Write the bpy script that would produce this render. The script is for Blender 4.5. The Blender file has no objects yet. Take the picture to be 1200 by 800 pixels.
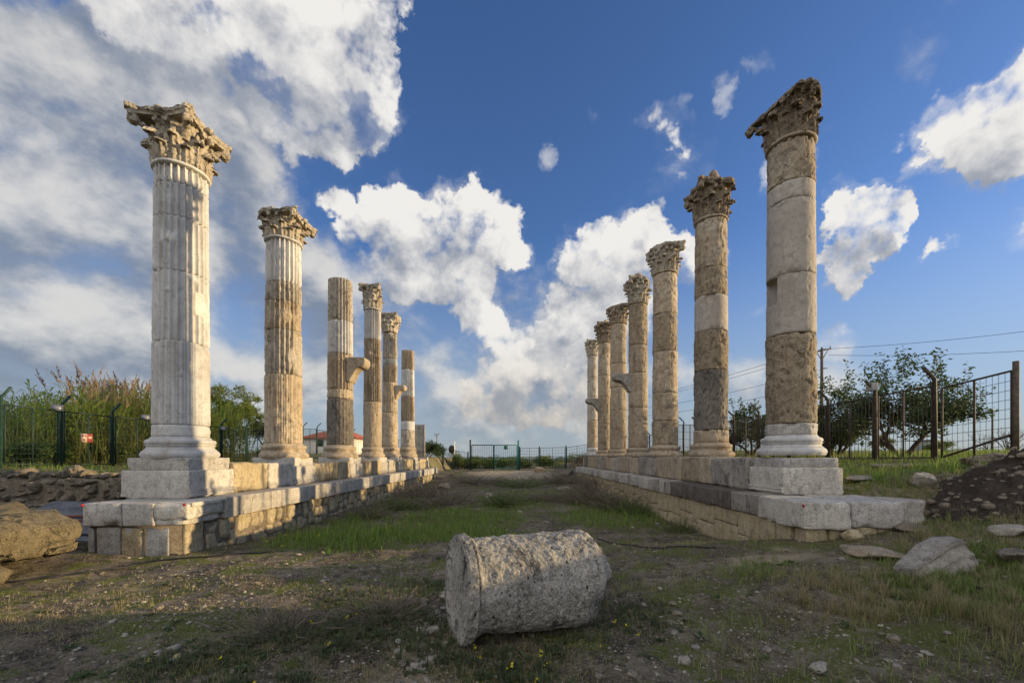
import bpy, bmesh, math, random
import numpy as np
from mathutils import Vector, Matrix

random.seed(7)
np.random.seed(7)
scene = bpy.context.scene
COL = scene.collection
R = math.radians
EYE = 1.7            # camera height above the street floor
FPX, CX, CY = 500.0, 603.0, 535.0


def at(x, y, Y):
    """photo pixel + distance -> point in the world"""
    return Vector(((x - CX) / FPX * Y, Y, EYE + (CY - y) / FPX * Y))


# ------------------------------------------------------------------ camera
cam_d = bpy.data.cameras.new('camera')
cam = bpy.data.objects.new('camera', cam_d)
COL.objects.link(cam)
cam.location = (0, 0, EYE)
cam.rotation_euler = (R(90), 0, 0)
cam_d.lens = 15.0
cam_d.sensor_width = 36.0
cam_d.shift_x = -0.0025
cam_d.shift_y = 0.1125
cam_d.clip_start = 0.05
cam_d.clip_end = 60000
scene.camera = cam

# ------------------------------------------------------------------ sun
SUN_AZ, SUN_EL = R(3.0), R(8.5)      # azimuth from +X towards +Y
to_sun = Vector((math.cos(SUN_EL) * math.cos(SUN_AZ), math.cos(SUN_EL) * math.sin(SUN_AZ), math.sin(SUN_EL)))
sun_d = bpy.data.lights.new('sun', 'SUN')
sun_d.energy = 5.0
sun_d.angle = R(0.5)
sun_d.color = (1.0, 0.77, 0.44)
sun = bpy.data.objects.new('sun', sun_d)
COL.objects.link(sun)
sun.location = (40, 0, 30)
sun.rotation_euler = to_sun.to_track_quat('Z', 'Y').to_euler()

scene.view_settings.view_transform = 'Standard'
scene.view_settings.look = 'None'
scene.view_settings.exposure = 0.45
scene.view_settings.gamma = 1.0
scene.view_settings.use_curve_mapping = False


# ------------------------------------------------------------------ node helper
class G:
    def __init__(self, nt):
        self.nt = nt

    def n(self, typ, ins=None, **props):
        nd = self.nt.nodes.new(typ)
        for k, v in props.items():
            setattr(nd, k, v)
        if ins:
            for k, v in ins.items():
                s = nd.inputs[k]
                if hasattr(v, 'is_output'):
                    self.nt.links.new(v, s)
                else:
                    s.default_value = v
        return nd

    def math(self, op, a, b=None, c=None, clamp=False):
        ins = {0: a}
        if b is not None: ins[1] = b
        if c is not None: ins[2] = c
        return self.n('ShaderNodeMath', ins, operation=op, use_clamp=clamp).outputs[0]

    def vmath(self, op, a, b=None, out=0, scale=None):
        ins = {0: a}
        if b is not None: ins[1] = b
        if scale is not None: ins['Scale'] = scale
        return self.n('ShaderNodeVectorMath', ins, operation=op).outputs[out]

    def noise(self, vec, scale, detail=6, rough=.55, dist=0.0, lac=2.0, out='Fac'):
        return self.n('ShaderNodeTexNoise', {'Vector': vec, 'Scale': scale, 'Detail': detail, 'Roughness': rough,
                                             'Lacunarity': lac, 'Distortion': dist}).outputs[out]

    def voro(self, vec, scale, feature='F1', out='Distance', detail=0.0, rand=1.0, smooth=None, rough=.5):
        nd = self.nt.nodes.new('ShaderNodeTexVoronoi')
        nd.feature = feature
        self.nt.links.new(vec, nd.inputs['Vector'])
        nd.inputs['Scale'].default_value = scale
        nd.inputs['Detail'].default_value = detail
        nd.inputs['Roughness'].default_value = rough
        nd.inputs['Randomness'].default_value = rand
        if smooth is not None: nd.inputs['Smoothness'].default_value = smooth
        return nd.outputs[out]

    def ss(self, v, lo, hi, a=0.0, b=1.0):
        return self.n('ShaderNodeMapRange', {'Value': v, 'From Min': lo, 'From Max': hi, 'To Min': a, 'To Max': b},
                      interpolation_type='SMOOTHSTEP').outputs['Result']

    def mix(self, fac, a, b, blend='MIX'):
        nd = self.nt.nodes.new('ShaderNodeMix')
        nd.data_type = 'RGBA'
        nd.blend_type = blend
        nd.clamp_factor = True
        for i, v in ((0, fac), (6, a), (7, b)):
            if hasattr(v, 'is_output'):
                self.nt.links.new(v, nd.inputs[i])
            else:
                nd.inputs[i].default_value = v if i == 0 else (tuple(v) + (1,))[:4]
        return nd.outputs[2]

    def mapping(self, vec, scale=(1, 1, 1), loc=(0, 0, 0)):
        return self.n('ShaderNodeMapping', {'Vector': vec, 'Scale': scale, 'Location': loc}).outputs[0]


# ------------------------------------------------------------------ sky with clouds
def sky_dir(x, y):
    return Vector(((x - CX) / FPX, 1.0, (CY - y) / FPX)).normalized()


# cumulus masses: direction of the middle, radius and weight, worked out from azimuth and elevation
CUMULUS = [  # x, y, radius, weight
    # big bank, upper left
    (420, 60, 70, 1.0), (350, 40, 80, 1.0), (440, 120, 45, .9), (400, 140, 50, .9), (280, 30, 90, 1.0), (200, 20, 80, .9),
    (330, 110, 60, .85), (270, 100, 55, .7), (130, 20, 70, .75), (450, 20, 45, .9), (390, 175, 28, .6),
    # centre towers
    (425, 268, 36, .95), (465, 250, 32, .95), (490, 262, 28, .85), (460, 300, 42, .9), (485, 330, 32, .75), (535, 240, 30, 1.1), (570, 250, 34, 1.0), (590, 275, 28, .9), (560, 310, 44, 1.0),
    (520, 305, 40, .85), (545, 360, 40, 1.0), (565, 388, 26, .8), (440, 340, 34, .65), (606, 300, 18, .65), (622, 306, 14, .6),
    (408, 300, 26, .55), (395, 262, 24, .6),
    # lower centre
    (640, 400, 42, .95), (610, 430, 45, .9), (660, 440, 55, .9), (590, 465, 40, .8), (640, 475, 50, .8), (700, 470, 45, .7),
    (555, 470, 22, .6), (560, 437, 14, .6),
    # right of centre
    (680, 290, 36, .95), (730, 280, 42, 1.0), (780, 290, 42, .95), (820, 300, 34, .9), (700, 340, 50, .9), (760, 340, 50, .8),
    (720, 390, 45, .7), (840, 285, 20, .6),
    # beyond the right row
    (1000, 228, 34, .90), (1035, 225, 28, .9), (990, 265, 36, .9), (1010, 290, 30, .85), (980, 318, 26, .75), (962, 182, 20, .8),
    (1025, 258, 30, .85), (1000, 325, 18, .6), (1055, 230, 14, .6),
    (1150, 128, 58, .95), (1200, 90, 62, .95), (1112, 160, 42, .85), (1190, 170, 48, .90), (1140, 195, 40, .8), (1080, 190, 16, .4), (1175, 215, 26, .6),
    (895, 190, 26, .7), (890, 225, 18, .6),
    # small scraps
    (1092, 283, 22, .60), (1108, 275, 16, .5), (1185, 275, 34, .70), (845, 98, 24, .64), (775, 133, 26, .55), (755, 148, 18, .50), (880, 74, 17, .66),
    (637, 203, 14, .72), (777, 214, 22, .72), (812, 168, 24, .66), (783, 165, 18, .62), (846, 126, 17, .66), (800, 121, 16, .50),
    # horizon scraps behind the right row
    (800, 440, 32, .7), (860, 450, 30, .6), (970, 410, 26, .7), (330, 200, 36, .7), (355, 185, 24, .6),
]
VEIL = [  # soft grey sheets
    (60, 250, 190, .95), (150, 330, 150, .95), (20, 380, 150, .95), (250, 260, 110, .9), (290, 370, 110, .85), (90, 90, 140, .9), (180, 120, 100, .75), (360, 300, 80, .75),
    (100, 440, 110, .8), (330, 420, 90, .7), (600, 480, 110, .8), (700, 430, 90, .6), (650, 330, 110, .4), (0, 150, 120, .85),
    (1180, 60, 120, .35), (900, 460, 120, .55), (480, 380, 80, .35), (230, 190, 90, .75), (440, 440, 90, .3),
]


def field_group(name, blobs, warp, rscale):
    ng = bpy.data.node_groups.new(name, 'ShaderNodeTree')
    ng.interface.new_socket('Vector', in_out='INPUT', socket_type='NodeSocketVector')
    ng.interface.new_socket('Field', in_out='OUTPUT', socket_type='NodeSocketFloat')
    g = G(ng)
    vin = ng.nodes.new('NodeGroupInput').outputs[0]
    out = ng.nodes.new('NodeGroupOutput')
    w1 = g.noise(vin, 6.5, 6, .62, out='Color')
    w = g.vmath('SUBTRACT', w1, (.5, .5, .5))
    w = g.vmath('SCALE', w, scale=warp)
    v = g.vmath('NORMALIZE', g.vmath('ADD', vin, w))
    tot = None
    for (x, y, r, wt) in blobs:
        c = sky_dir(x, y)
        r = r * rscale
        a1 = c.angle(sky_dir(x + r, y)); a2 = c.angle(sky_dir(x, y - r))
        ang = .5 * (a1 + a2)
        a = 1.0 / (1.0 - math.cos(ang))
        d = g.vmath('DOT_PRODUCT', v, tuple(c), out=1)
        f = g.math('MULTIPLY_ADD', d, a, 1.0 - a, clamp=True)
        tot = g.math('MULTIPLY_ADD', f, wt, tot if tot is not None else 0.0)
    ng.links.new(tot, out.inputs[0])
    return ng


def cloud_group():
    base = field_group('cumulus_mass', CUMULUS, .19, 1.46)
    ng = bpy.data.node_groups.new('cumulus', 'ShaderNodeTree')
    ng.interface.new_socket('Vector', in_out='INPUT', socket_type='NodeSocketVector')
    ng.interface.new_socket('Field', in_out='OUTPUT', socket_type='NodeSocketFloat')
    ng.interface.new_socket('Mass', in_out='OUTPUT', socket_type='NodeSocketFloat')
    g = G(ng)
    vin = ng.nodes.new('NodeGroupInput').outputs[0]
    out = ng.nodes.new('NodeGroupOutput')
    b = g.n('ShaderNodeGroup', node_tree=base)
    ng.links.new(vin, b.inputs[0])
    m = g.math('MULTIPLY', g.math('MINIMUM', b.outputs[0], 1.1), 1.22)
    # billows
    bil = g.voro(g.vmath('ADD', vin, g.vmath('SCALE', g.noise(vin, 14, 3, .5, out='Color'), scale=.06)), 10.0, 'F1', detail=3.0, rough=.5)
    bil = g.math('SUBTRACT', .55, bil)
    fb = g.math('SUBTRACT', g.noise(vin, 8.0, 11, .62, dist=.15), .5)
    bil2 = g.math('SUBTRACT', .5, g.voro(vin, 30.0, 'F1', detail=2.0, rough=.55))
    t = g.math('MULTIPLY_ADD', bil, .60, m)
    t = g.math('MULTIPLY_ADD', bil2, .22, t)
    t = g.math('MULTIPLY_ADD', fb, 1.75, t)
    ng.links.new(t, out.inputs[0])
    ng.links.new(b.outputs[0], out.inputs[1])
    return ng


world = bpy.data.worlds.new('World')
scene.world = world
world.use_nodes = True
wnt = world.node_tree
wnt.nodes.clear()
g = G(wnt)
vdir = g.n('ShaderNodeTexCoord').outputs['Generated']
vdir = g.vmath('NORMALIZE', vdir)
sky = g.n('ShaderNodeTexSky', sky_type='NISHITA', sun_disc=False, sun_elevation=SUN_EL,
          sun_rotation=R(90) - SUN_AZ, altitude=20.0, air_density=1.0, dust_density=0.6, ozone_density=2.5).outputs[0]
SKY_STR = 0.077
sep = g.n('ShaderNodeSeparateXYZ', {0: vdir})
up = sep.outputs[2]
# richer blue overhead, pale grey band over the sea
skyc = g.vmath('MULTIPLY', sky, (1.22, 1.46, 2.05))
band = g.ss(up, 0.0, .46, 1.0, 0.0)
skyc = g.mix(g.math('MULTIPLY', band, .80), skyc, (3.4, 4.0, 4.7))
cg = cloud_group()
cn0 = g.n('ShaderNodeGroup', {0: vdir}, node_tree=cg)
c0, m0 = cn0.outputs[0], cn0.outputs[1]
ldir = Vector((.42, 0.0, .90)).normalized()
v1 = g.vmath('NORMALIZE', g.vmath('ADD', vdir, tuple(ldir * .075)))
cn1 = g.n('ShaderNodeGroup', {0: v1}, node_tree=cg)
c1, m1 = cn1.outputs[0], cn1.outputs[1]
vg = field_group('veil_mass', VEIL, .22, 1.2)
ve = g.n('ShaderNodeGroup', {0: vdir}, node_tree=vg).outputs[0]
vst = g.mapping(vdir, (1.0, 1.0, 1.5))
vn_ = g.noise(vst, 4.2, 9, .56, dist=.1)
vt = g.math('MULTIPLY_ADD', g.math('SUBTRACT', vn_, .5), 2.2, g.math('MINIMUM', ve, 1.0))
valpha = g.ss(vt, .34, 1.0)
dn0 = g.math('SUBTRACT', g.noise(vdir, 9.0, 8, .6), .5)
vn2 = g.math('MULTIPLY_ADD', g.math('SUBTRACT', vn_, g.noise(g.mapping(vst, (1, 1, 1), (.035, 0, .075)), 4.2, 9, .56, dist=.1)), 1.5, g.math('MULTIPLY_ADD', dn0, .35, .52))
vlight = g.ss(vn2, .30, .74)
vcol = g.mix(vlight, (2.1, 2.5, 3.2), (7.0, 6.8, 6.4))
skyc = g.mix(g.math('MULTIPLY', valpha, .88), skyc, vcol)
alpha = g.ss(c0, .56, 1.0)
fringe = g.math('MULTIPLY', g.ss(c0, .12, .80), g.ss(vn_, .38, .62))
alpha = g.math('MAXIMUM', alpha, g.math('MULTIPLY', fringe, .50))
lit = g.math('SUBTRACT', c0, c1)
lit = g.math('MULTIPLY_ADD', lit, .42, .55)
lit = g.math('MULTIPLY_ADD', g.math('SUBTRACT', m0, m1), .34, lit)
lit = g.math('ADD', lit, g.math('MULTIPLY', g.ss(m0, .7, 2.6), -.30))
dn = g.math('SUBTRACT', g.noise(vdir, 15.0, 9, .62, dist=.2), .5)
lit = g.math('MULTIPLY_ADD', dn, 1.5, lit)
lit = g.ss(lit, -.12, .95)
# low clouds are greyer
low = g.ss(up, .05, .30)
white = g.mix(low, (6.6, 6.0, 5.2), (8.3, 8.1, 7.8))
shade = g.mix(low, (3.2, 3.4, 3.7), (3.0, 3.3, 3.95))
ccol = g.mix(lit, g.mix(g.ss(dn, -.16, .16), shade, g.mix(.22, shade, white)), white)
skyc = g.mix(alpha, skyc, ccol)
# added fill light: unseen bright overcast behind the viewer and overhead, lifts the shade
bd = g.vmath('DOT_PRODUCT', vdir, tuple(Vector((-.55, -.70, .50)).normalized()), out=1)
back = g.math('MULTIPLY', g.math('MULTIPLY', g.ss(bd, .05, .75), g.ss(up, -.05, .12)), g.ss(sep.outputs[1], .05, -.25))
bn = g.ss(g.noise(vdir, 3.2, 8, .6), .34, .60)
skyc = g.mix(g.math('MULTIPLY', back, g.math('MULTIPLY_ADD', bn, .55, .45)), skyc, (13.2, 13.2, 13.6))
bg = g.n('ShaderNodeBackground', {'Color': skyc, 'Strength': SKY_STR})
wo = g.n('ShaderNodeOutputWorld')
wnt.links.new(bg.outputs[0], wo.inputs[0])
world.cycles.sampling_method = 'NONE'


# ------------------------------------------------------------------ vector noise in numpy
def _hash(ix, iy, iz, seed):
    h = (ix.astype(np.uint32) * np.uint32(374761393) + iy.astype(np.uint32) * np.uint32(668265263)
         + iz.astype(np.uint32) * np.uint32(2147483647) + np.uint32((seed * 974711 + 12345) & 0xffffffff))
    h = (h ^ (h >> np.uint32(13))) * np.uint32(1274126177)
    h = h ^ (h >> np.uint32(16))
    h = h * np.uint32(2246822519)
    h = h ^ (h >> np.uint32(15))
    return h.astype(np.float64) / 4294967295.0 * 2 - 1


def vnoise(p, seed=0):
    p = np.asarray(p, float)
    i = np.floor(p).astype(np.int64)
    f = p - i
    f = f * f * f * (f * (f * 6 - 15) + 10)
    r = 0
    for dx in (0, 1):
        wx = f[:, 0] if dx else 1 - f[:, 0]
        for dy in (0, 1):
            wy = f[:, 1] if dy else 1 - f[:, 1]
            for dz in (0, 1):
                wz = f[:, 2] if dz else 1 - f[:, 2]
                r = r + wx * wy * wz * _hash(i[:, 0] + dx, i[:, 1] + dy, i[:, 2] + dz, seed)
    return r


def fbm(p, octv=4, seed=0, gain=.5):
    p = np.asarray(p, float)
    a, s, t = 1.0, 0, 0
    for o in range(octv):
        s = s + a * vnoise(p * (2.03 ** o) + 17.3 * o, seed + o)
        t += a
        a *= gain
    return s / t


def sstep(x, a, b):
    t = np.clip((np.asarray(x, float) - a) / (b - a), 0, 1)
    return t * t * (3 - 2 * t)


# ------------------------------------------------------------------ object helpers
def tag(o, label=None, cat=None, group=None, kind=None):
    if label: o['label'] = label
    if cat: o['category'] = cat
    if group: o['group'] = group
    if kind: o['kind'] = kind
    return o


def empty(name, loc, label, cat, group=None):
    o = bpy.data.objects.new(name, None)
    COL.objects.link(o)
    o.location = loc
    o.empty_display_size = .2
    return tag(o, label, cat, group)


class MB:
    """collects numpy pieces and links them as ONE mesh object"""
    def __init__(self):
        self.v, self.f, self.n, self.mi = [], [], 0, []

    def add(self, v, f, mi=0):
        v = np.asarray(v, float).reshape(-1, 3)
        self.v.append(v)
        self.f.extend([tuple(int(i) + self.n for i in q) for q in f])
        self.mi.extend([mi] * len(f))
        self.n += len(v)
        return self

    def build(self, name, mat, parent=None, smooth=True, loc=None):
        me = bpy.data.meshes.new(name)
        v = np.concatenate(self.v) if self.v else np.zeros((0, 3))
        org = Vector((0, 0, 0))
        if parent is not None: org = Vector(parent['_o'])
        elif loc is not None: org = Vector(loc)
        v = v - np.array(org)
        me.from_pydata(v.tolist(), [], self.f)
        for m in (mat if isinstance(mat, (list, tuple)) else [mat]): me.materials.append(m)
        if len(set(self.mi)) > 1: me.polygons.foreach_set('material_index', self.mi)
        me.polygons.foreach_set('use_smooth', [smooth] * len(me.polygons))
        me.update()
        o = bpy.data.objects.new(name, me)
        COL.objects.link(o)
        if parent is not None:
            o.parent = parent
            o['_o'] = tuple(org)
        elif loc is not None:
            o.location = loc
            o['_o'] = tuple(loc)
        else:
            o['_o'] = (0, 0, 0)
        return o


def thing(name, loc, label, cat, group=None):
    o = empty(name, loc, label, cat, group)
    o['_o'] = tuple(loc)
    return o


def quads_mesh(name, verts, faces_flat, nper, mat, attrs=None, smooth=False):
    """fast big mesh: every face has nper corners"""
    me = bpy.data.meshes.new(name)
    nf = len(faces_flat) // nper
    me.vertices.add(len(verts))
    me.vertices.foreach_set('co', np.asarray(verts, np.float32).ravel())
    me.loops.add(len(faces_flat))
    me.loops.foreach_set('vertex_index', np.asarray(faces_flat, np.int32))
    me.polygons.add(nf)
    me.polygons.foreach_set('loop_start', np.arange(0, nf * nper, nper, dtype=np.int32))
    me.polygons.foreach_set('loop_total', np.full(nf, nper, np.int32))
    me.polygons.foreach_set('use_smooth', np.full(nf, smooth))
    me.update(calc_edges=True)
    me.validate()
    if attrs:
        for k, a in attrs.items():
            at_ = me.attributes.new(k, 'FLOAT', 'POINT')
            at_.data.foreach_set('value', np.asarray(a, np.float32))
    me.materials.append(mat)
    o = bpy.data.objects.new(name, me)
    COL.objects.link(o)
    o['_o'] = (0, 0, 0)
    return o


# ------------------------------------------------------------------ shapes
def rot_z(v, a):
    c, s = math.cos(a), math.sin(a)
    v = np.asarray(v, float)
    return np.stack([v[:, 0] * c - v[:, 1] * s, v[:, 0] * s + v[:, 1] * c, v[:, 2]], 1)


def rblock(c, s, rot=0.0, res=.12, bev=.03, amp=.008, seed=0, tilt=(0, 0), chips=3, freq=6.0):
    """rounded stone block with worn faces and chipped corners"""
    h = np.array(s, float) / 2
    bev = min(bev, .45 * h.min())
    ax = []
    for k in range(3):
        n = max(1, int(round((2 * h[k] - 2 * bev) / res)))
        inner = np.linspace(-(h[k] - bev), h[k] - bev, n + 1)
        ax.append(np.concatenate([[-h[k], -h[k] + bev * .4], inner, [h[k] - bev * .4, h[k]]]))
    n = [len(a) for a in ax]
    idx, V, F = {}, [], []

    def vid(i, j, k):
        q = (i, j, k)
        if q not in idx:
            idx[q] = len(V)
            V.append((ax[0][i], ax[1][j], ax[2][k]))
        return idx[q]
    for k, flip in ((0, 1), (n[2] - 1, 0)):
        for i in range(n[0] - 1):
            for j in range(n[1] - 1):
                q = [vid(i, j, k), vid(i + 1, j, k), vid(i + 1, j + 1, k), vid(i, j + 1, k)]
                F.append(q[::-1] if flip else q)
    for j, flip in ((0, 0), (n[1] - 1, 1)):
        for i in range(n[0] - 1):
            for k in range(n[2] - 1):
                q = [vid(i, j, k), vid(i + 1, j, k), vid(i + 1, j, k + 1), vid(i, j, k + 1)]
                F.append(q[::-1] if flip else q)
    for i, flip in ((0, 1), (n[0] - 1, 0)):
        for j in range(n[1] - 1):
            for k in range(n[2] - 1):
                q = [vid(i, j, k), vid(i, j + 1, k), vid(i, j + 1, k + 1), vid(i, j, k + 1)]
                F.append(q[::-1] if flip else q)
    V = np.array(V)
    q = np.clip(V, -(h - bev), h - bev)
    d = V - q
    L = np.linalg.norm(d, axis=1, keepdims=True)
    nrm = d / np.maximum(L, 1e-9)
    V = q + nrm * bev
    rs = np.random.RandomState(seed)
    off = rs.rand(3) * 50
    e = fbm(V * freq + off, 3, seed)
    e2 = fbm(V * 2.1 + off, 2, seed + 9)
    nz = (np.abs(nrm) > .25).sum(1)
    edge = np.where(nz > 1, 2.0, 1.0)
    V = V + nrm * ((e * amp * edge) + e2 * amp * 1.2)[:, None]
    for _ in range(chips):
        cc = (rs.randint(0, 2, 3) * 2 - 1) * h
        kk = rs.randint(0, 3)
        cc[kk] = rs.uniform(-h[kk], h[kk])
        rad = rs.uniform(.04, .13)
        dd = np.linalg.norm(V - cc, axis=1)
        w = np.clip(1 - dd / rad, 0, 1)
        V = V - nrm * (w * rad * .45)[:, None]
    if tilt[0]:
        a = tilt[0]; y = V[:, 1] * math.cos(a) - V[:, 2] * math.sin(a); z = V[:, 1] * math.sin(a) + V[:, 2] * math.cos(a)
        V[:, 1], V[:, 2] = y, z
    if tilt[1]:
        a = tilt[1]; x = V[:, 0] * math.cos(a) + V[:, 2] * math.sin(a); z = -V[:, 0] * math.sin(a) + V[:, 2] * math.cos(a)
        V[:, 0], V[:, 2] = x, z
    V = rot_z(V, rot) + np.array(c, float)
    return V, F


def box(c, s, rot=0.0):
    h = np.array(s) / 2.0
    V = np.array([[x, y, z] for z in (-1, 1) for y in (-1, 1) for x in (-1, 1)]) * h
    F = [(0, 2, 3, 1), (4, 5, 7, 6), (0, 1, 5, 4), (2, 6, 7, 3), (0, 4, 6, 2), (1, 3, 7, 5)]
    return rot_z(V, rot) + np.array(c, float), F


def tube(pts, radii, n=6, cap=True):
    pts = [Vector(p) for p in pts]
    if not hasattr(radii, '__len__'): radii = [radii] * len(pts)
    V, F = [], []
    prev = None
    for i, p in enumerate(pts):
        t = (pts[min(i + 1, len(pts) - 1)] - pts[max(i - 1, 0)]).normalized()
        if prev is None:
            a = Vector((0, 0, 1)) if abs(t.z) < .9 else Vector((1, 0, 0))
            u = t.cross(a).normalized()
        else:
            u = (prev - t * prev.dot(t)).normalized()
        prev = u
        w = t.cross(u)
        for k in range(n):
            th = 2 * math.pi * k / n
            V.append(p + (u * math.cos(th) + w * math.sin(th)) * radii[i])
    for i in range(len(pts) - 1):
        for k in range(n):
            a, b = i * n + k, i * n + (k + 1) % n
            F.append((a, b, b + n, a + n))
    if cap:
        F.append(tuple(range(n))[::-1])
        F.append(tuple(range((len(pts) - 1) * n, len(pts) * n)))
    return np.array([tuple(v) for v in V]), F


def lathe(prof, n, c, cap=True, fn=None):
    """prof: list of (r, z); fn(th array, z, r) -> r array"""
    th = np.linspace(0, 2 * math.pi, n, endpoint=False)
    V, F = [], []
    for (r, z) in prof:
        rr = np.full(n, r) if fn is None else fn(th, z, r)
        V.append(np.stack([rr * np.cos(th), rr * np.sin(th), np.full(n, z)], 1))
    m = len(prof)
    for i in range(m - 1):
        for k in range(n):
            a, b = i * n + k, i * n + (k + 1) % n
            F.append((a, b, b + n, a + n))
    V = np.concatenate(V)
    if cap:
        F.append(tuple(range(n))[::-1])
        F.append(tuple(range((m - 1) * n, m * n)))
    return V + np.array(c, float), F


_ico = {}


def ico(sub):
    if sub not in _ico:
        bm = bmesh.new()
        bmesh.ops.create_icosphere(bm, subdivisions=sub, radius=1)
        bm.verts.ensure_lookup_table()
        _ico[sub] = (np.array([v.co[:] for v in bm.verts]), [tuple(v.index for v in f.verts) for f in bm.faces])
        bm.free()
    return _ico[sub]


def rock(c, s, seed, sub=4, planes=7, amp=.06, rot=0.0, rough=.02):
    V, F = ico(sub)
    V = V.copy()
    rs = np.random.RandomState(seed)
    for _ in range(planes):
        nn = rs.randn(3); nn /= np.linalg.norm(nn)
        d = rs.uniform(.5, .8)
        e = np.maximum(0, V @ nn - d)
        V = V - nn * e[:, None] * .93
    off = rs.rand(3) * 40
    nr = V / np.maximum(np.linalg.norm(V, axis=1, keepdims=True), 1e-6)
    V = V + nr * (amp * fbm(V * 1.7 + off, 3, seed))[:, None] * 1.5 + nr * (rough * fbm(V * 9 + off, 3, seed + 5))[:, None]
    V = V / np.abs(V).max(0)
    return rot_z(V * (np.array(s) / 2.0), rot) + np.array(c, float), F


def remeshed(V, F, voxel):
    me = bpy.data.meshes.new('tmp')
    me.from_pydata(np.asarray(V).tolist(), [], F)
    o = bpy.data.objects.new('tmp', me)
    COL.objects.link(o)
    m = o.modifiers.new('r', 'REMESH')
    m.mode = 'VOXEL'
    m.voxel_size = voxel
    dg = bpy.context.evaluated_depsgraph_get()
    ev = o.evaluated_get(dg)
    m2 = bpy.data.meshes.new_from_object(ev)
    n = len(m2.vertices)
    v = np.zeros(n * 3); m2.vertices.foreach_get('co', v); v = v.reshape(-1, 3)
    nr = np.zeros(n * 3); m2.vertices.foreach_get('normal', nr); nr = nr.reshape(-1, 3)
    F2 = [tuple(p.vertices) for p in m2.polygons]
    bpy.data.objects.remove(o); bpy.data.meshes.remove(me); bpy.data.meshes.remove(m2)
    return v, nr, F2


# ------------------------------------------------------------------ materials
def new_mat(name):
    m = bpy.data.materials.new(name)
    m.use_nodes = True
    m.node_tree.nodes.clear()
    return m, G(m.node_tree)


def finish(m, g, col, rough=.85, bump=None, spec=.3, **kw):
    ins = {'Base Color': col if hasattr(col, 'is_output') else (tuple(col) + (1,))[:4], 'Roughness': rough,
           'Specular IOR Level': spec}
    ins.update(kw)
    if bump is not None: ins['Normal'] = bump
    b = g.n('ShaderNodeBsdfPrincipled', ins)
    o = g.n('ShaderNodeOutputMaterial')
    m.node_tree.links.new(b.outputs[0], o.inputs[0])
    return m


def stone(name, c1, c2, stain=(.10, .07, .045), stain_amt=.45, dark=(.05, .045, .04), dark_amt=.2, pit=.5, bump=.5, scale=1.0,
          warm=None, warm_amt=.0, speck=1.0):
    m, g = new_mat(name)
    pos = g.n('ShaderNodeNewGeometry').outputs['Position']
    n1 = g.noise(pos, 1.6 * scale, 7, .62)
    n2 = g.noise(pos, 9.0 * scale, 6, .65)
    col = g.mix(g.ss(n1, .35, .65), c1, c2)
    col = g.mix(g.ss(n2, .45, .70, 0, .35 + .40 * speck), col, tuple(x * .55 for x in c1))
    if warm_amt:
        n5 = g.noise(g.mapping(pos, (1, 1, .5), (3, 7, 1)), 2.3 * scale, 5, .6)
        col = g.mix(g.math('MULTIPLY', g.ss(n5, .48, .62), warm_amt), col, warm)
    rnd = g.n('ShaderNodeObjectInfo').outputs['Random']
    col = g.mix(1.0, col, g.mix(rnd, (.80, .79, .77), (1.10, 1.09, 1.06)), 'MULTIPLY')
    # rain streaks running down
    st = g.noise(g.mapping(pos, (7, 7, .7)), 1.0 * scale, 6, .65, dist=.3)
    col = g.mix(g.math('MULTIPLY', g.ss(st, .50, .70), stain_amt), col, stain)
    # lichen and soot blotches
    n3 = g.noise(g.mapping(pos, (1, 1, .8), (11, 5, 2)), 3.1 * scale, 9, .70, dist=.6)
    col = g.mix(g.math('MULTIPLY', g.ss(n3, .54, .64), dark_amt), col, dark)
    # speckle and pits
    sp = g.noise(pos, 55.0 * scale, 3, .6)
    col = g.mix(g.ss(sp, .54, .66, 0, .70 * speck), col, tuple(x * .38 for x in c1))
    col = g.mix(g.ss(sp, .45, .33, 0, .55 * speck), col, tuple(min(.85, x * 1.35) for x in c2))
    vo = g.voro(g.mapping(pos, (1, 1, .6)), 22.0 * scale, 'F1')
    vk = g.noise(pos, 6.0 * scale, 3, .5)
    pm = g.math('MULTIPLY', g.ss(vo, .26, .12), g.ss(vk, .46, .60))
    col = g.mix(g.math('MULTIPLY', pm, pit), col, tuple(x * .30 for x in stain))
    cr = g.voro(g.vmath('ADD', pos, g.vmath('SCALE', g.noise(pos, 3, 4, .6, out='Color'), scale=.35)), 1.9 * scale, 'DISTANCE_TO_EDGE')
    crk = g.math('MULTIPLY', g.ss(cr, .012, .003), g.ss(n1, .50, .60))
    col = g.mix(g.math('MULTIPLY', crk, .7), col, tuple(x * .35 for x in stain))
    h = g.math('MULTIPLY_ADD', n2, .7, g.math('MULTIPLY', sp, .5))
    h = g.math('MULTIPLY_ADD', crk, -.5, h)
    h = g.math('MULTIPLY_ADD', pm, -.55 * pit, h)
    bp = g.n('ShaderNodeBump', {'Strength': bump, 'Distance': .045, 'Height': h}).outputs[0]
    return finish(m, g, col, .88, bp, .25)


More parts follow.
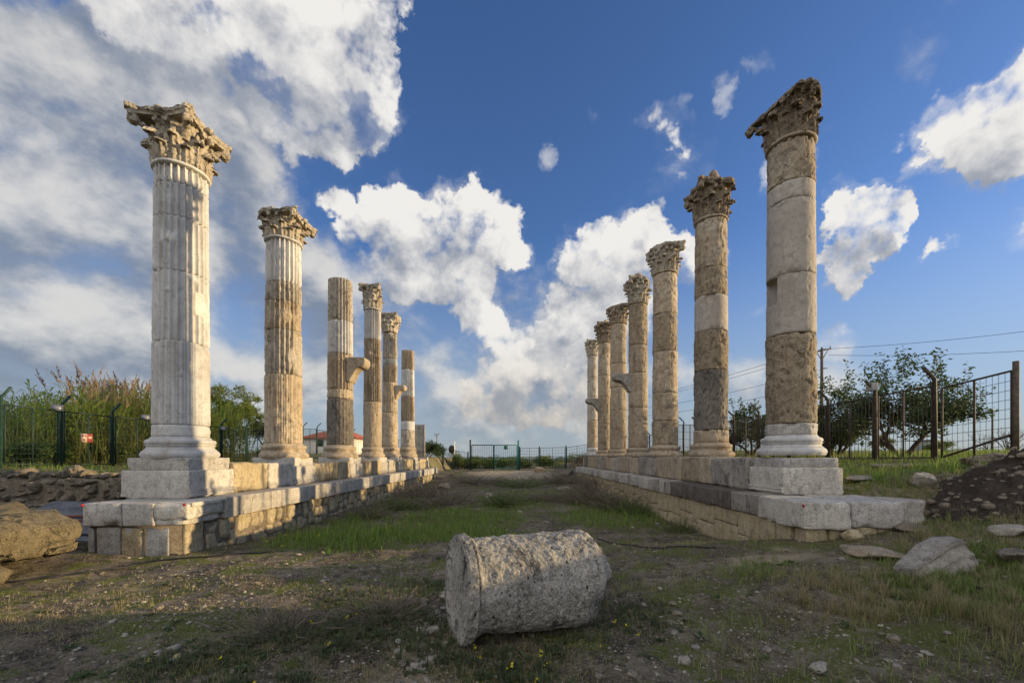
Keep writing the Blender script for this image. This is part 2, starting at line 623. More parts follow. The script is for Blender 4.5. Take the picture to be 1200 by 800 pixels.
M = {}
M['marble'] = stone('marble', (.50, .48, .45), (.61, .59, .55), (.30, .23, .17), .45, (.20, .18, .155), .20, .30, .15, .8, speck=.25)
M['marble_worn'] = stone('marble_worn', (.40, .34, .26), (.52, .47, .39), (.24, .15, .08), .75, (.08, .065, .05), .7, .7, .5)
M['tan'] = stone('tan_limestone', (.40, .31, .21), (.50, .41, .29), (.20, .13, .075), .6, (.09, .075, .06), .5, .7, .65)
M['brown'] = stone('brown_limestone', (.33, .25, .165), (.45, .365, .25), (.16, .105, .06), .65, (.05, .042, .035), .6, .7, .65,
                   warm=(.52, .46, .38), warm_amt=.5)
M['rough'] = stone('rough_limestone', (.33, .255, .165), (.43, .345, .235), (.16, .11, .065), .6, (.06, .05, .042), .65, 1.0, 1.0)
M['dark'] = stone('sooty_limestone', (.15, .13, .108), (.24, .21, .17), (.10, .08, .06), .5, (.045, .042, .04), .9, .6, .6)
M['smooth'] = stone('repair_stone', (.42, .36, .295), (.49, .43, .355), (.28, .22, .165), .6, (.22, .185, .15), .25, .25, .18, speck=.4)
M['patch'] = stone('repair_plaster', (.42, .31, .18), (.50, .38, .23), (.30, .2, .11), .4, (.25, .17, .1), .3, .2, .3)
M['capital'] = stone('carved_limestone', (.40, .335, .245), (.53, .46, .355), (.20, .13, .07), .5, (.075, .058, .042), .65, .6, .7, 1.4)
M['capital_dark'] = stone('carved_weathered_limestone', (.24, .185, .125), (.37, .29, .195), (.13, .09, .055), .6, (.045, .038, .032), .8, .6, .8, 1.4)
M['pedestal'] = stone('pedestal_stone', (.40, .365, .32), (.50, .465, .41), (.28, .23, .17), .35, (.19, .165, .135), .3, .5, .4)
M['ashlar'] = stone('pale_ashlar', (.44, .395, .33), (.54, .495, .42), (.28, .22, .15), .4, (.15, .125, .1), .4, .5, .5)
M['yellow'] = stone('yellow_limestone', (.40, .315, .185), (.50, .41, .26), (.25, .175, .09), .5, (.12, .095, .065), .4, .7, .7)
M['grey_block'] = stone('grey_block', (.30, .265, .22), (.42, .375, .31), (.16, .125, .09), .6, (.06, .055, .05), .75, .9, .9)
M['black_block'] = stone('blackened_block', (.11, .092, .075), (.19, .16, .13), (.07, .055, .045), .6, (.03, .028, .026), .8, .6, .7)
M['mortar'] = stone('mortar', (.24, .19, .135), (.33, .27, .195), (.16, .12, .08), .4, (.11, .09, .07), .5, .8, 1.0, 2.0)
M['boulder'] = stone('mossy_boulder', (.19, .15, .085), (.30, .24, .14), (.09, .07, .04), .7, (.045, .045, .022), 1.0, 1.0, 1.3, 1.3)
M['drum'] = stone('lichen_marble', (.27, .245, .205), (.43, .39, .325), (.10, .09, .078), .75, (.042, .038, .035), 1.0, 1.0, 1.0, .95)
M['rubble'] = stone('rubble', (.20, .16, .115), (.30, .25, .18), (.10, .08, .05), .5, (.05, .045, .035), .7, .8, 1.0)
M['pale_rock'] = stone('pale_rock', (.30, .265, .215), (.42, .375, .31), (.2, .16, .12), .5, (.1, .085, .07), .6, .5, .6, 2.0)


def plain(name, col, rough=.6, var=.25, metal=0.0, scale=6.0, spec=.3):
    m, g = new_mat(name)
    pos = g.n('ShaderNodeNewGeometry').outputs['Position']
    n1 = g.noise(pos, scale, 6, .6)
    c = g.mix(g.ss(n1, .3, .7), tuple(x * (1 - var) for x in col), tuple(min(1, x * (1 + var)) for x in col))
    return finish(m, g, c, rough, None, spec, Metallic=metal)


M['green_paint'] = plain('green_paint', (.022, .055, .042), .55)
M['teal_paint'] = plain('teal_paint', (.03, .16, .12), .5)
M['dark_green'] = plain('dark_fence_paint', (.018, .035, .028), .55)
M['rust'] = plain('rusty_paint', (.055, .040, .030), .7, .4, 0, 9)
M['post'] = plain('weathered_post', (.085, .065, .045), .75, .35, 0, 9)
M['white_paint'] = plain('white_paint', (.70, .68, .64), .6, .1)
M['cream_wall'] = plain('cream_wall', (.66, .60, .50), .8, .1, 0, .8)
M['red_roof'] = plain('red_roof', (.33, .09, .05), .8, .3, 0, 2)
M['lamp_metal'] = plain('lamp_metal', (.10, .105, .115), .5, .2, .0)
M['lamp_glass'] = plain('lamp_glass', (.16, .17, .19), .25, .1, 0, 6, .6)
M['black_hose'] = plain('black_hose', (.018, .018, .018), .5)
M['zinc'] = plain('zinc_sheet', (.085, .088, .098), .6, .4, .1, 5)
M['red_rust'] = plain('red_pipe', (.17, .05, .03), .6, .3, 0, 7)
M['sign_face'] = plain('sign_face', (.48, .36, .27), .6, .15)
M['sign_red'] = plain('sign_red', (.27, .06, .045), .6, .15)
M['sign_green'] = plain('sign_green', (.02, .12, .07), .6, .15)
M['red_mark'] = plain('red_mark', (.30, .015, .02), .8, .3)
M['concrete_pole'] = plain('concrete_pole', (.24, .22, .19), .85, .2)
M['wood_pole'] = plain('wood_pole', (.10, .075, .055), .85, .3)
M['wire'] = plain('wire', (.03, .03, .035), .5)
M['bark'] = stone('bark', (.075, .055, .04), (.13, .10, .075), (.05, .04, .03), .5, (.03, .025, .02), .5, .5, 1.0, 3.0)
M['box_grey'] = plain('box_grey', (.30, .30, .28), .6, .15)


def foliage(name, dark, light, dry, trans=.35):
    """colour follows each leaf's own 'tint' and 'dry' values"""
    m, g = new_mat(name)
    t = g.n('ShaderNodeAttribute', attribute_name='tint').outputs['Fac']
    d = g.n('ShaderNodeAttribute', attribute_name='dry').outputs['Fac']
    c = g.mix(t, dark, light)
    c = g.mix(d, c, dry)
    b = g.n('ShaderNodeBsdfPrincipled', {'Base Color': c, 'Roughness': .6, 'Specular IOR Level': .25})
    tr = g.n('ShaderNodeBsdfTranslucent', {'Color': c})
    mx = g.n('ShaderNodeMixShader', {0: trans, 1: b.outputs[0], 2: tr.outputs[0]})
    o = g.n('ShaderNodeOutputMaterial')
    m.node_tree.links.new(mx.outputs[0], o.inputs[0])
    return m


M['grass'] = foliage('grass_blade', (.06, .13, .016), (.20, .33, .04), (.36, .28, .15), .4)
M['weed'] = foliage('weed_leaf', (.04, .065, .025), (.10, .14, .05), (.15, .11, .075))
M['twig'] = foliage('dry_twig', (.13, .095, .075), (.26, .20, .15), (.12, .16, .045), .3)
M['petal'] = foliage('yellow_petal', (.60, .48, .02), (.75, .62, .04), (.6, .5, .05), .3)
M['orange_leaf'] = foliage('orange_tree_leaf', (.03, .05, .018), (.075, .115, .035), (.17, .15, .05), .35)
M['tree_leaf'] = foliage('tree_leaf', (.085, .12, .025), (.22, .25, .05), (.28, .22, .07), .45)
M['hedge_leaf'] = foliage('hedge_leaf', (.06, .10, .025), (.18, .23, .05), (.22, .19, .07), .45)
M['reed_leaf'] = foliage('reed_leaf', (.08, .17, .02), (.25, .36, .05), (.46, .36, .13), .55)
M['plume'] = foliage('reed_plume', (.30, .20, .12), (.48, .34, .21), (.3, .2, .1), .5)


# ------------------------------------------------------------------ ground
def ground_z(X, Y):
    X = np.asarray(X, float); Y = np.asarray(Y, float)
    p = np.stack([X, Y, np.zeros_like(X)], -1).reshape(-1, 3)
    n1 = fbm(p * .35, 3, 3).reshape(X.shape)
    n2 = fbm(p * 1.4, 4, 8).reshape(X.shape)
    n3 = fbm(p * 6.5, 3, 12).reshape(X.shape)
    z = .06 - .20 * sstep(Y, 7, 11.5)
    z = z + .62 * sstep(Y, 23, 35) + .12 * np.exp(-((X + .3) / 3.2) ** 2 - ((Y - 33) / 3.5) ** 2)
    # right bank near the viewer, terrace behind the right row
    near = np.interp(X, [2.4, 4.4, 5.4, 6.4, 7.2, 8.0, 8.9, 12], [0, .30, .42, .56, .82, 1.25, 1.95, 2.05])
    near = near - .50 * sstep(X, 7.5, 9.5) * sstep(Y, 4.9, 5.5)
    terr = (sstep(X, 4.6, 6.0) * 1.02 + .16 * sstep(X, 5.4, 6.2) + .50 * np.clip((X - 6.2) / 4.8, 0, 1.4)) * (1 - .72 * sstep(Y, 30, 38))
    k = sstep(Y, 7.0, 8.4)
    rz = near * (1 - k) + terr * k
    z = z + np.where(X > 0, rz * (1 - .3 * sstep(Y, 40, 70)), 0)
    # left terrace beyond the trench
    lt = sstep(Y, 10.2, 10.9) * sstep(X, -6.3, -7.2) * 1.2 + .25 * sstep(X, -9, -15) * sstep(Y, 10, 13)
    lt = lt - .35 * sstep(Y, 9.8, 9.2) * sstep(Y, 7.2, 8.2) * sstep(X, -6.3, -7.4)
    z = z + np.where(X < 0, lt * (1 - .6 * sstep(Y, 42, 70)), 0)
    amp = 1.0 + .5 * sstep(X, 4, 8)
    far = 1 - sstep(Y, 45, 80)
    ter = sstep(X, 6.0, 6.6) * sstep(Y, 7.5, 8.5)
    z = z + (.10 * n1 * (1 - .6 * ter) + .05 * n2 * amp * (1 - .5 * ter) + .024 * n3) * far
    # little bank of spoil in front of the right corner
    z = z + .16 * np.exp(-((X - 3.15) / .75) ** 2 - ((Y - 4.75) / .45) ** 2)
    # slope down to the sea
    z = z - 9.0 * sstep(Y, 130, 330) - 6 * sstep(np.abs(X), 500, 1500)
    return z


def gz(x, y):
    return float(ground_z(np.array([x]), np.array([y]))[0])


def axis(spec):
    a = [spec[0][0]]
    for lo, hi, st in spec:
        a.extend(np.linspace(lo, hi, max(2, int(round((hi - lo) / st)) + 1))[1:])
    return np.array(a)


def masks(X, Y):
    """where grass, moss, gravel and bare sandy soil lie (0..1 each)"""
    p = np.stack([X, Y, np.zeros_like(X)], -1).reshape(-1, 3)
    a = fbm(p * .55 + 4, 4, 31).reshape(X.shape)
    b = fbm(p * 1.7 + 9, 4, 37).reshape(X.shape)
    c = fbm(p * .9 + 2, 4, 41).reshape(X.shape)
    wob = a * 1.1

    def spot(cx, cy, rx, ry, s=1.0):
        d = np.sqrt(((X - cx + wob * .5) / rx) ** 2 + ((Y - cy + b * .7) / ry) ** 2)
        return s * sstep(d, 1.15, .55)
    green = np.maximum.reduce([
        spot(-3.4, 8.6, 2.2, 1.2), spot(-2.0, 9.6, 2.4, 1.5), spot(-1.6, 12.8, 2.0, 2.6), spot(-.2, 16.5, 1.8, 2.3, .8),
        spot(2.9, 13, 1.9, 2.4, .9), spot(3.2, 17.5, 1.6, 4.0, .8), spot(5.2, 5.0, .9, 1.0), spot(4.6, 4.3, .8, .7, .9),
        spot(6.6, 6.3, .7, .7, .8), spot(-4.4, 12, .8, 4, .8), spot(1.6, 21, 2.5, 3, .6), spot(3.2, 5.6, .8, .5, .7)])
    green = np.maximum(green, sstep(X, 5.9, 6.6) * sstep(Y, 7.0, 8.2) * sstep(Y, 42, 30) * (.65 + .5 * b))
    green = np.maximum(green, sstep(X, -6.9, -8) * sstep(Y, 10.9, 11.8) * (.45 + .5 * a) * sstep(Y, 42, 30))
    dry = np.clip(sstep(X, .9, 2.0) * sstep(Y, 8.8, 6.5) * (.55 + .6 * b), 0, 1)
    dry = np.maximum(dry, np.clip(sstep(Y, 14, 20) * sstep(np.abs(X + .2), 1.2, 3.2) * (.5 + .6 * b), 0, 1) * sstep(Y, 33, 26) * .7)
    weed = np.maximum(spot(-1.3, 3.9, 1.3, .8, .9), spot(-1.5, 5.3, 1.2, .6, .7))
    weed = np.maximum(weed, spot(-2.4, 3.5, .9, .5, .6))
    weed = np.maximum(weed, np.maximum(spot(.2, 3.55, .9, .35, .8), spot(1.1, 4.3, .4, .5, .7)))
    gravel = np.maximum.reduce([spot(-3.6, 6.4, 2.6, .75), spot(-.55, 4.0, .32, 1.2), spot(.8, 10.2, 1.4, 1.1, .8),
                                spot(-3.4, 5.1, 2.4, .7, .6), spot(1.6, 7.6, 1.4, .9, .6), spot(1.0, 15, .9, 3.0, .6),
                                spot(2.4, 3.9, 1.0, .5, .4)])
    gravel = np.clip(gravel * (.65 + .7 * b), 0, 1)
    moss = np.clip(np.maximum.reduce([spot(-2.2, 6.5, 1.3, .45, .9), spot(-1.0, 5.4, .9, .4, .8), spot(-3.3, 4.5, 1.0, .4, .8),
                                      spot(1.5, 7.8, 1.2, .35, .8), spot(2.0, 4.1, .6, .3, .7), spot(-4.4, 5.6, 1.4, .3, .7),
                                      spot(-2.6, 3.7, 1.0, .4, .7)]) * (.55 + b), 0, 1)
    sand = np.clip(np.maximum.reduce([spot(-.3, 32, 3.6, 4.0, 1.0), spot(-.62, 3.5, .24, 1.0, .75), spot(3.6, 6.0, .8, .35, .8), spot(6.4, 6.0, .5, .4, .3)]), 0, 1)
    return dict(green=np.clip(green, 0, 1), dry=dry, weed=weed, gravel=gravel, moss=moss, sand=sand, c=c)


def ground_material():
    m, g = new_mat('ground_soil')
    pos = g.n('ShaderNodeNewGeometry').outputs['Position']

    def A(k):
        return g.n('ShaderNodeAttribute', attribute_name=k).outputs['Fac']
    n1 = g.noise(pos, 1.3, 8, .65)
    n2 = g.noise(pos, 7.0, 8, .7)
    n3 = g.noise(pos, 45.0, 4, .65)
    col = g.mix(g.ss(n1, .36, .64), (.085, .066, .045), (.25, .20, .14))
    col = g.mix(g.ss(n2, .47, .60, 0, .85), col, (.042, .033, .024))
    col = g.mix(g.ss(n3, .53, .66, 0, .75), col, (.36, .30, .22))
    # moss and short growth on the soil
    gm = g.math('MAXIMUM', g.math('MULTIPLY', A('green'), .8), A('moss'))
    gm = g.math('MAXIMUM', gm, g.ss(g.noise(pos, 1.5, 7, .65), .48, .58, 0, .85))
    gm = g.math('MULTIPLY', gm, g.ss(n2, .36, .50))
    col = g.mix(gm, col, g.mix(n3, (.055, .080, .012), (.16, .18, .025)))
    col = g.mix(g.math('MULTIPLY', A('dry'), g.ss(n2, .35, .6, 0, .6)), col, (.15, .115, .06))
    # sandy bare earth
    col = g.mix(g.math('MULTIPLY', A('sand'), g.ss(n2, .30, .55, .5, .95)), col, (.42, .33, .21))
    # gravel: little pale stones of many tones
    gp = g.vmath('ADD', pos, g.vmath('SCALE', g.noise(pos, 20, 2, .5, out='Color'), scale=.03))
    vc = g.voro(gp, 34.0, 'F1', out='Color')
    vd = g.voro(gp, 34.0, 'F1', out='Distance')
    vs = g.n('ShaderNodeSeparateColor', {0: vc})
    gcol = g.mix(vs.outputs[0], (.15, .12, .09), (.40, .34, .26))
    sel = g.math('MULTIPLY', g.ss(vd, .42, .30), g.math('GREATER_THAN', vs.outputs[1], g.math('MULTIPLY_ADD', A('gravel'), -.55, .84)))
    col = g.mix(sel, col, gcol)
    h = g.math('MULTIPLY_ADD', n2, .8, g.math('MULTIPLY', n3, .45))
    h = g.math('MULTIPLY_ADD', sel, .30, h)
    bp = g.n('ShaderNodeBump', {'Strength': 1.0, 'Distance': .07, 'Height': h}).outputs[0]
    return finish(m, g, col, .95, bp, .15)


xs = axis([(-4000, -600, 400), (-600, -80, 65), (-80, -20, 3), (-20, -9, .35), (-9, 9, .075), (9, 22, .35), (22, 80, 3), (80, 600, 65), (600, 4000, 400)])
ys = axis([(-400, -30, 60), (-30, -3, 1.5), (-3, 2.0, .3), (2.0, 9, .055), (9, 16, .11), (16, 40, .25), (40, 80, 1.2), (80, 400, 16), (400, 600, 40)])
GX, GY = np.meshgrid(xs, ys)
GZ = ground_z(GX, GY)
nx, ny = len(xs), len(ys)
ii, jj = np.meshgrid(np.arange(nx - 1), np.arange(ny - 1))
a = (jj * nx + ii).ravel()
ff = np.stack([a, a + 1, a + nx + 1, a + nx], 1).ravel()
mk = masks(GX, GY)
ground = quads_mesh('ground', np.stack([GX, GY, GZ], -1).reshape(-1, 3), ff, 4, ground_material(),
                    {k: mk[k].ravel() for k in ('green', 'dry', 'gravel', 'moss', 'sand')}, True)
tag(ground, 'uneven bare soil of the ruined street with moss, gravel and grass patches', 'ground', kind='structure')

m, g = new_mat('sea_water')
pos = g.n('ShaderNodeNewGeometry').outputs['Position']
bp = g.n('ShaderNodeBump', {'Strength': .25, 'Distance': .3, 'Height': g.noise(g.mapping(pos, (.2, 1, 1)), .3, 4, .6)}).outputs[0]
finish(m, g, (.10, .16, .22), .25, bp, .5)
mb = MB()
mb.add([(-40000, 200, -4), (40000, 200, -4), (40000, 40000, -4), (-40000, 40000, -4)], [(0, 1, 2, 3)])
tag(mb.build('sea', m), 'grey blue sea along the horizon beyond the gate', 'sea', kind='structure')


# ------------------------------------------------------------------ columns
def drum_mesh(c, r0, r1, z0, z1, style, seed, n, dz, rough, nfl=24, notches=(), gouge=0, lipt=.012, depth=.068, fluted_part=None):
    """one drum: z0..z1 with radius r0..r1; flutes, cabled flutes or plain"""
    m = max(4, int((z1 - z0) / dz))
    zz = list(np.linspace(z0 + lipt, z1 - lipt, m))
    for nt_ in notches:
        for e in (nt_[2], nt_[3]):
            if z0 < e < z1: zz += [e - .008, e + .008]
    zz = [z0, z0 + lipt * .4] + sorted(zz) + [z1 - lipt * .4, z1]
    th = np.linspace(0, 2 * math.pi, n, endpoint=False)
    TH, ZZ = np.meshgrid(th, np.array(zz))
    t = (ZZ - z0) / (z1 - z0)
    Rr = r0 + (r1 - r0) * t
    P = np.stack([np.cos(TH) * Rr, np.sin(TH) * Rr, ZZ], -1).reshape(-1, 3)
    off = np.random.RandomState(seed).rand(3) * 60
    e1 = fbm(P * 2.2 + off, 3, seed).reshape(TH.shape)
    e2 = fbm(P * 9.0 + off, 3, seed + 3).reshape(TH.shape)
    e3 = fbm(P * 26.0 + off, 2, seed + 5).reshape(TH.shape)
    keep = np.ones_like(TH)
    if style == 'mixed':      # some flutes filled up by repairs
        keep = sstep(fbm(P * np.array([1.6, 1.6, .8]) + off, 3, seed + 7).reshape(TH.shape), -.12, .02)
    elif style != 'plain':
        keep = sstep(e1, -.62, -.35)
    a = (TH * nfl / (2 * math.pi)) % 1.0
    dent = np.zeros_like(TH)
    if style in ('flute', 'mixed'):
        dent = depth * np.sqrt(np.clip(1 - ((a - .5) / .42) ** 2, 0, 1))
    elif style == 'cable':
        u = np.abs(a - .5)
        dent = np.where(u < .30, .012 * (u / .30) ** 2, np.where(u < .42, .016, 0.0))
    Rr = Rr - dent * keep
    Rr = Rr + rough * (.9 * e1 + .8 * e2 + .45 * e3)
    pits = np.clip(fbm(P * 13.0 + off + 9, 2, seed + 8).reshape(TH.shape) - .28, 0, 1)
    Rr = Rr - pits * rough * 5
    # rounded, chipped arrises at the joints
    edge = np.minimum(ZZ - z0, z1 - ZZ)
    lipv = np.clip(1 - edge / lipt, 0, 1)
    Rr = Rr - lipv * .016
    chip = np.clip(fbm(P * np.array([5, 5, 1.0]) + off + 21, 3, seed + 11).reshape(TH.shape) - .12, 0, 1)
    Rr = Rr - np.clip(1 - edge / .09, 0, 1) * chip * .14
    rs = np.random.RandomState(seed + 77)
    for _ in range(gouge):
        ta, za, sa = rs.uniform(0, 2 * math.pi), rs.uniform(z0, z1), rs.uniform(.06, .2)
        dd = np.sqrt(((np.angle(np.exp(1j * (TH - ta)))) * r0) ** 2 + ((ZZ - za) * rs.uniform(.6, 1.4)) ** 2)
        Rr = Rr - np.clip(1 - dd / sa + .5 * e2, 0, 1) * sa * .28
    for (ta, tb, za, zb, dp) in notches:
        inside = (((TH - ta) % (2 * math.pi)) < (tb - ta)) & (ZZ > za) & (ZZ < zb)
        Rr = np.where(inside, r0 + (r1 - r0) * t - dp, Rr)
    V = np.stack([np.cos(TH) * Rr, np.sin(TH) * Rr, ZZ], -1).reshape(-1, 3)
    F = []
    k = len(zz)
    for i in range(k - 1):
        for j in range(n):
            q = i * n + j; w = i * n + (j + 1) % n
            F.append((q, w, w + n, q + n))
    F.append(tuple(range(n))[::-1])
    F.append(tuple(range((k - 1) * n, k * n)))
    return V + np.array([c[0], c[1], 0]), F


def leaf(phi0, rb, h, w, curl, nu=19, nt=15, lob=4):
    """a thick acanthus leaf standing on the bell"""
    V = []
    for side in (0, 1):
        for j in range(nt):
            t = j / (nt - 1)
            for i in range(nu):
                u = -1 + 2 * i / (nu - 1)
                wd = w * (1 - .15 * t - .55 * max(0, t - .6) ** 1.2 * 2.0) * (1 + .13 * math.cos(t * lob * 2 * math.pi))
                bend = curl * max(0, t - .55) ** 1.6 * 4.2
                z = h * (t if t < .86 else .86 + .0 * t) - (h * .16 * max(0, t - .86) / .14)
                r = rb(min(z, h)) + .040 + .03 * t + bend + .030 * (1 - abs(u)) ** 2 + .022 * math.cos(u * 3.3 * math.pi) * (1 - .3 * t) - .035 * abs(u) ** 2
                if side: r -= .05
                ph = phi0 + u * wd / max(r, .1)
                V.append((r * math.cos(ph), r * math.sin(ph), z))
    F = []
    o = nu * nt
    for j in range(nt - 1):
        for i in range(nu - 1):
            q = j * nu + i
            F.append((q, q + 1, q + nu + 1, q + nu))
            F.append((o + q, o + q + nu, o + q + nu + 1, o + q + 1))
    for j in range(nt - 1):
        for i in (0, nu - 1):
            q = j * nu + i
            f = (q, q + nu, o + q + nu, o + q)
            F.append(f if i == 0 else f[::-1])
    for i in range(nu - 1):
        for j in (0, nt - 1):
            q = j * nu + i
            f = (q, o + q, o + q + 1, q + 1)
            F.append(f if j == 0 else f[::-1])
    return np.array(V), F


def capital(c, z0, h, rb0, half, seed, voxel, clips=(), erode=.012):
    rs = np.random.RandomState(seed)
    parts = []

    def rb(z):
        t = max(0, min(1, z / h))
        return rb0 * (.93 + .06 * t + .30 * max(0, t - .55) ** 1.5)
    parts.append(lathe([(rb(z), z) for z in np.linspace(0, h * .86, 12)], 40, (0, 0, 0)))
    for k in range(8):
        if rs.rand() > .06: parts.append(leaf(2 * math.pi * k / 8, rb, h * .40 * rs.uniform(.92, 1.05), rb0 * .36, .115))
    for k in range(8):
        if rs.rand() > .06: parts.append(leaf(2 * math.pi * (k + .5) / 8, rb, h * .66 * rs.uniform(.95, 1.04), rb0 * .34, .13))
    for k in range(4):
        ph = math.pi / 4 + k * math.pi / 2
        d = np.array([math.cos(ph), math.sin(ph), 0]); s = np.array([-math.sin(ph), math.cos(ph), 0])
        rv = half * 1.22
        # corner volute: stem and scroll
        pts = [d * rb(h * .5) + np.array([0, 0, h * .50]), d * (rb(h * .7) + .08) + np.array([0, 0, h * .68]), d * rv + np.array([0, 0, h * .80])]
        parts.append(tube(pts, [.07, .065, .07], 8))
        parts.append(tube([d * rv + s * .075 + np.array([0, 0, h * .75]), d * rv - s * .075 + np.array([0, 0, h * .75])], [.085, .085], 12))
        for sg in (-1, 1):
            p2 = ph + sg * math.pi / 8
            dd = np.array([math.cos(p2), math.sin(p2), 0])
            parts.append(tube([dd * (rb(h * .4) + .02) + np.array([0, 0, h * .40]), dd * (rb(h * .62) + .07) + np.array([0, 0, h * .66])], [.05, .045], 7))
            p3 = ph + sg * math.pi / 5.2
            d3 = np.array([math.cos(p3), math.sin(p3), 0]); t3 = np.array([-math.sin(p3), math.cos(p3), 0])
            parts.append(tube([d3 * (half * .88) + d3 * .03 + np.array([0, 0, h * .75]), d3 * (half * .78) + np.array([0, 0, h * .75])], [.06, .06], 9))
        # fleuron
        p4 = k * math.pi / 2
        d4 = np.array([math.cos(p4), math.sin(p4), 0])
        vv, f4 = ico(2)
        parts.append((vv * np.array([.075, .075, .075]) + d4 * (half * .93) + np.array([0, 0, h * .90]), f4))
    # abacus with hollowed sides, two fillets
    def slab(hf, za, zb):
        pl = []
        for k in range(4):
            a0 = math.pi / 4 + k * math.pi / 2
            rr = hf * 1.42
            for q in (-.07, .07): pl.append((a0 + q, rr))
            for q in np.linspace(.16, math.pi / 2 - .16, 9):
                an = a0 + q
                x = hf * (1 - .16 * math.sin(math.pi * q / (math.pi / 2)))
                base = x / max(abs(math.cos(an)), abs(math.sin(an)))
                pl.append((an, min(base, rr)))
        n = len(pl)
        V = [(r * math.cos(a_), r * math.sin(a_), z) for z in (za, zb) for (a_, r) in pl]
        F = [(i, (i + 1) % n, n + (i + 1) % n, n + i) for i in range(n)]
        V += [(0, 0, za), (0, 0, zb)]
        for i in range(n):
            F.append((2 * n, (i + 1) % n, i)); F.append((2 * n + 1, n + i, n + (i + 1) % n))
        return np.array(V), F
    parts.append(slab(half * .95, h * .835, h * .925))
    parts.append(slab(half * 1.0, h * .915, h * 1.0))
    V, F, n = [], [], 0
    for v, f in parts:
        V.append(np.asarray(v)); F += [tuple(i + n for i in q) for q in f]; n += len(v)
    v, nr, F = remeshed(np.concatenate(V), F, voxel)
    off = rs.rand(3) * 50
    e = fbm(v * 7 + off, 3, seed); e2 = fbm(v * 24 + off, 2, seed + 4); e0 = fbm(v * 2.6 + off, 2, seed + 8)
    drill = np.clip(fbm(v * 17 + off + 5, 2, seed + 12) - .22, 0, 1)
    v = v + nr * (erode * (1.3 * e + .8 * e2) - np.clip(e0 - .24, 0, 1) * .09 - drill * .06)[:, None]
    for (a_, b_, c_, d) in clips:
        nn = np.array([a_, b_, c_], float); nn /= np.linalg.norm(nn)
        ex = np.maximum(0, v @ nn - d - .05 * e - .02 * e2)
        v = v - nn * ex[:, None] * .97
    return v + np.array([c[0], c[1], z0]), F


def bracket(c, r, sgn, ztop, out, hgt, wid, seed):
    P = [(-.12, .0), (.05, .0), (.14, .10), (.24, .30), (.42, .50), (.62, .60), (.80, .60), (.93, .66), (1.0, .76), (1.0, .90), (.94, 1.0), (-.12, 1.0)]
    V, F = [], []
    n = len(P)
    for y in (-wid / 2, wid / 2):
        for (u, w) in P:
            V.append((c[0] + sgn * (r + u * out), c[1] + y, ztop - hgt + w * hgt))
    for i in range(n):
        j = (i + 1) % n
        F.append((i, j, n + j, n + i))
    F.append(tuple(range(n))[::-1]); F.append(tuple(range(n, 2 * n)))
    bm = bmesh.new()
    vs = [bm.verts.new(v) for v in V]
    for f in F: bm.faces.new([vs[i] for i in f])
    bmesh.ops.triangulate(bm, faces=bm.faces)
    bmesh.ops.recalc_face_normals(bm, faces=bm.faces)
    bm.verts.index_update()
    V = [v.co[:] for v in bm.verts]; F = [tuple(v.index for v in f.verts) for f in bm.faces]
    bm.free()
    v, nr, F = remeshed(V, F, .035)
    v = v + nr * (.02 * fbm(v * 6, 3, seed))[:, None]
    return v, F


def base_profile(r, h, kind=0):
    """attic base from the plinth-less lower torus up to the fillet under the shaft"""
    pr = []
    R1, R2 = r * 1.36, r * 1.22
    a, b = .36 * h, .24 * h
    pr.append((R1 * .955, 0)); pr.append((R1 * .975, .012))
    for q in np.linspace(-65, 75, 9):
        pr.append((R1 - .5 * a * (1 - math.cos(R(q))) * .9, .5 * a * (1 + math.sin(R(q)))))
    z = a
    pr += [(R2 * 1.02, z + .012), (R2 * 1.02, z + .03 * h)]
    for q in np.linspace(0, 1, 6):
        pr.append((R2 * 1.0 - .07 * r * math.sin(math.pi * q), z + .05 * h + .2 * h * q))
    z = a + .27 * h
    for q in np.linspace(-80, 80, 7):
        pr.append((R2 * 1.0 - .5 * b * (1 - math.cos(R(q))) * .8, z + .5 * b * (1 + math.sin(R(q)))))
    z = z + b
    pr += [(r * 1.07, z + .012), (r * 1.065, z + .05 * h), (r * 1.01, h)]
    return pr


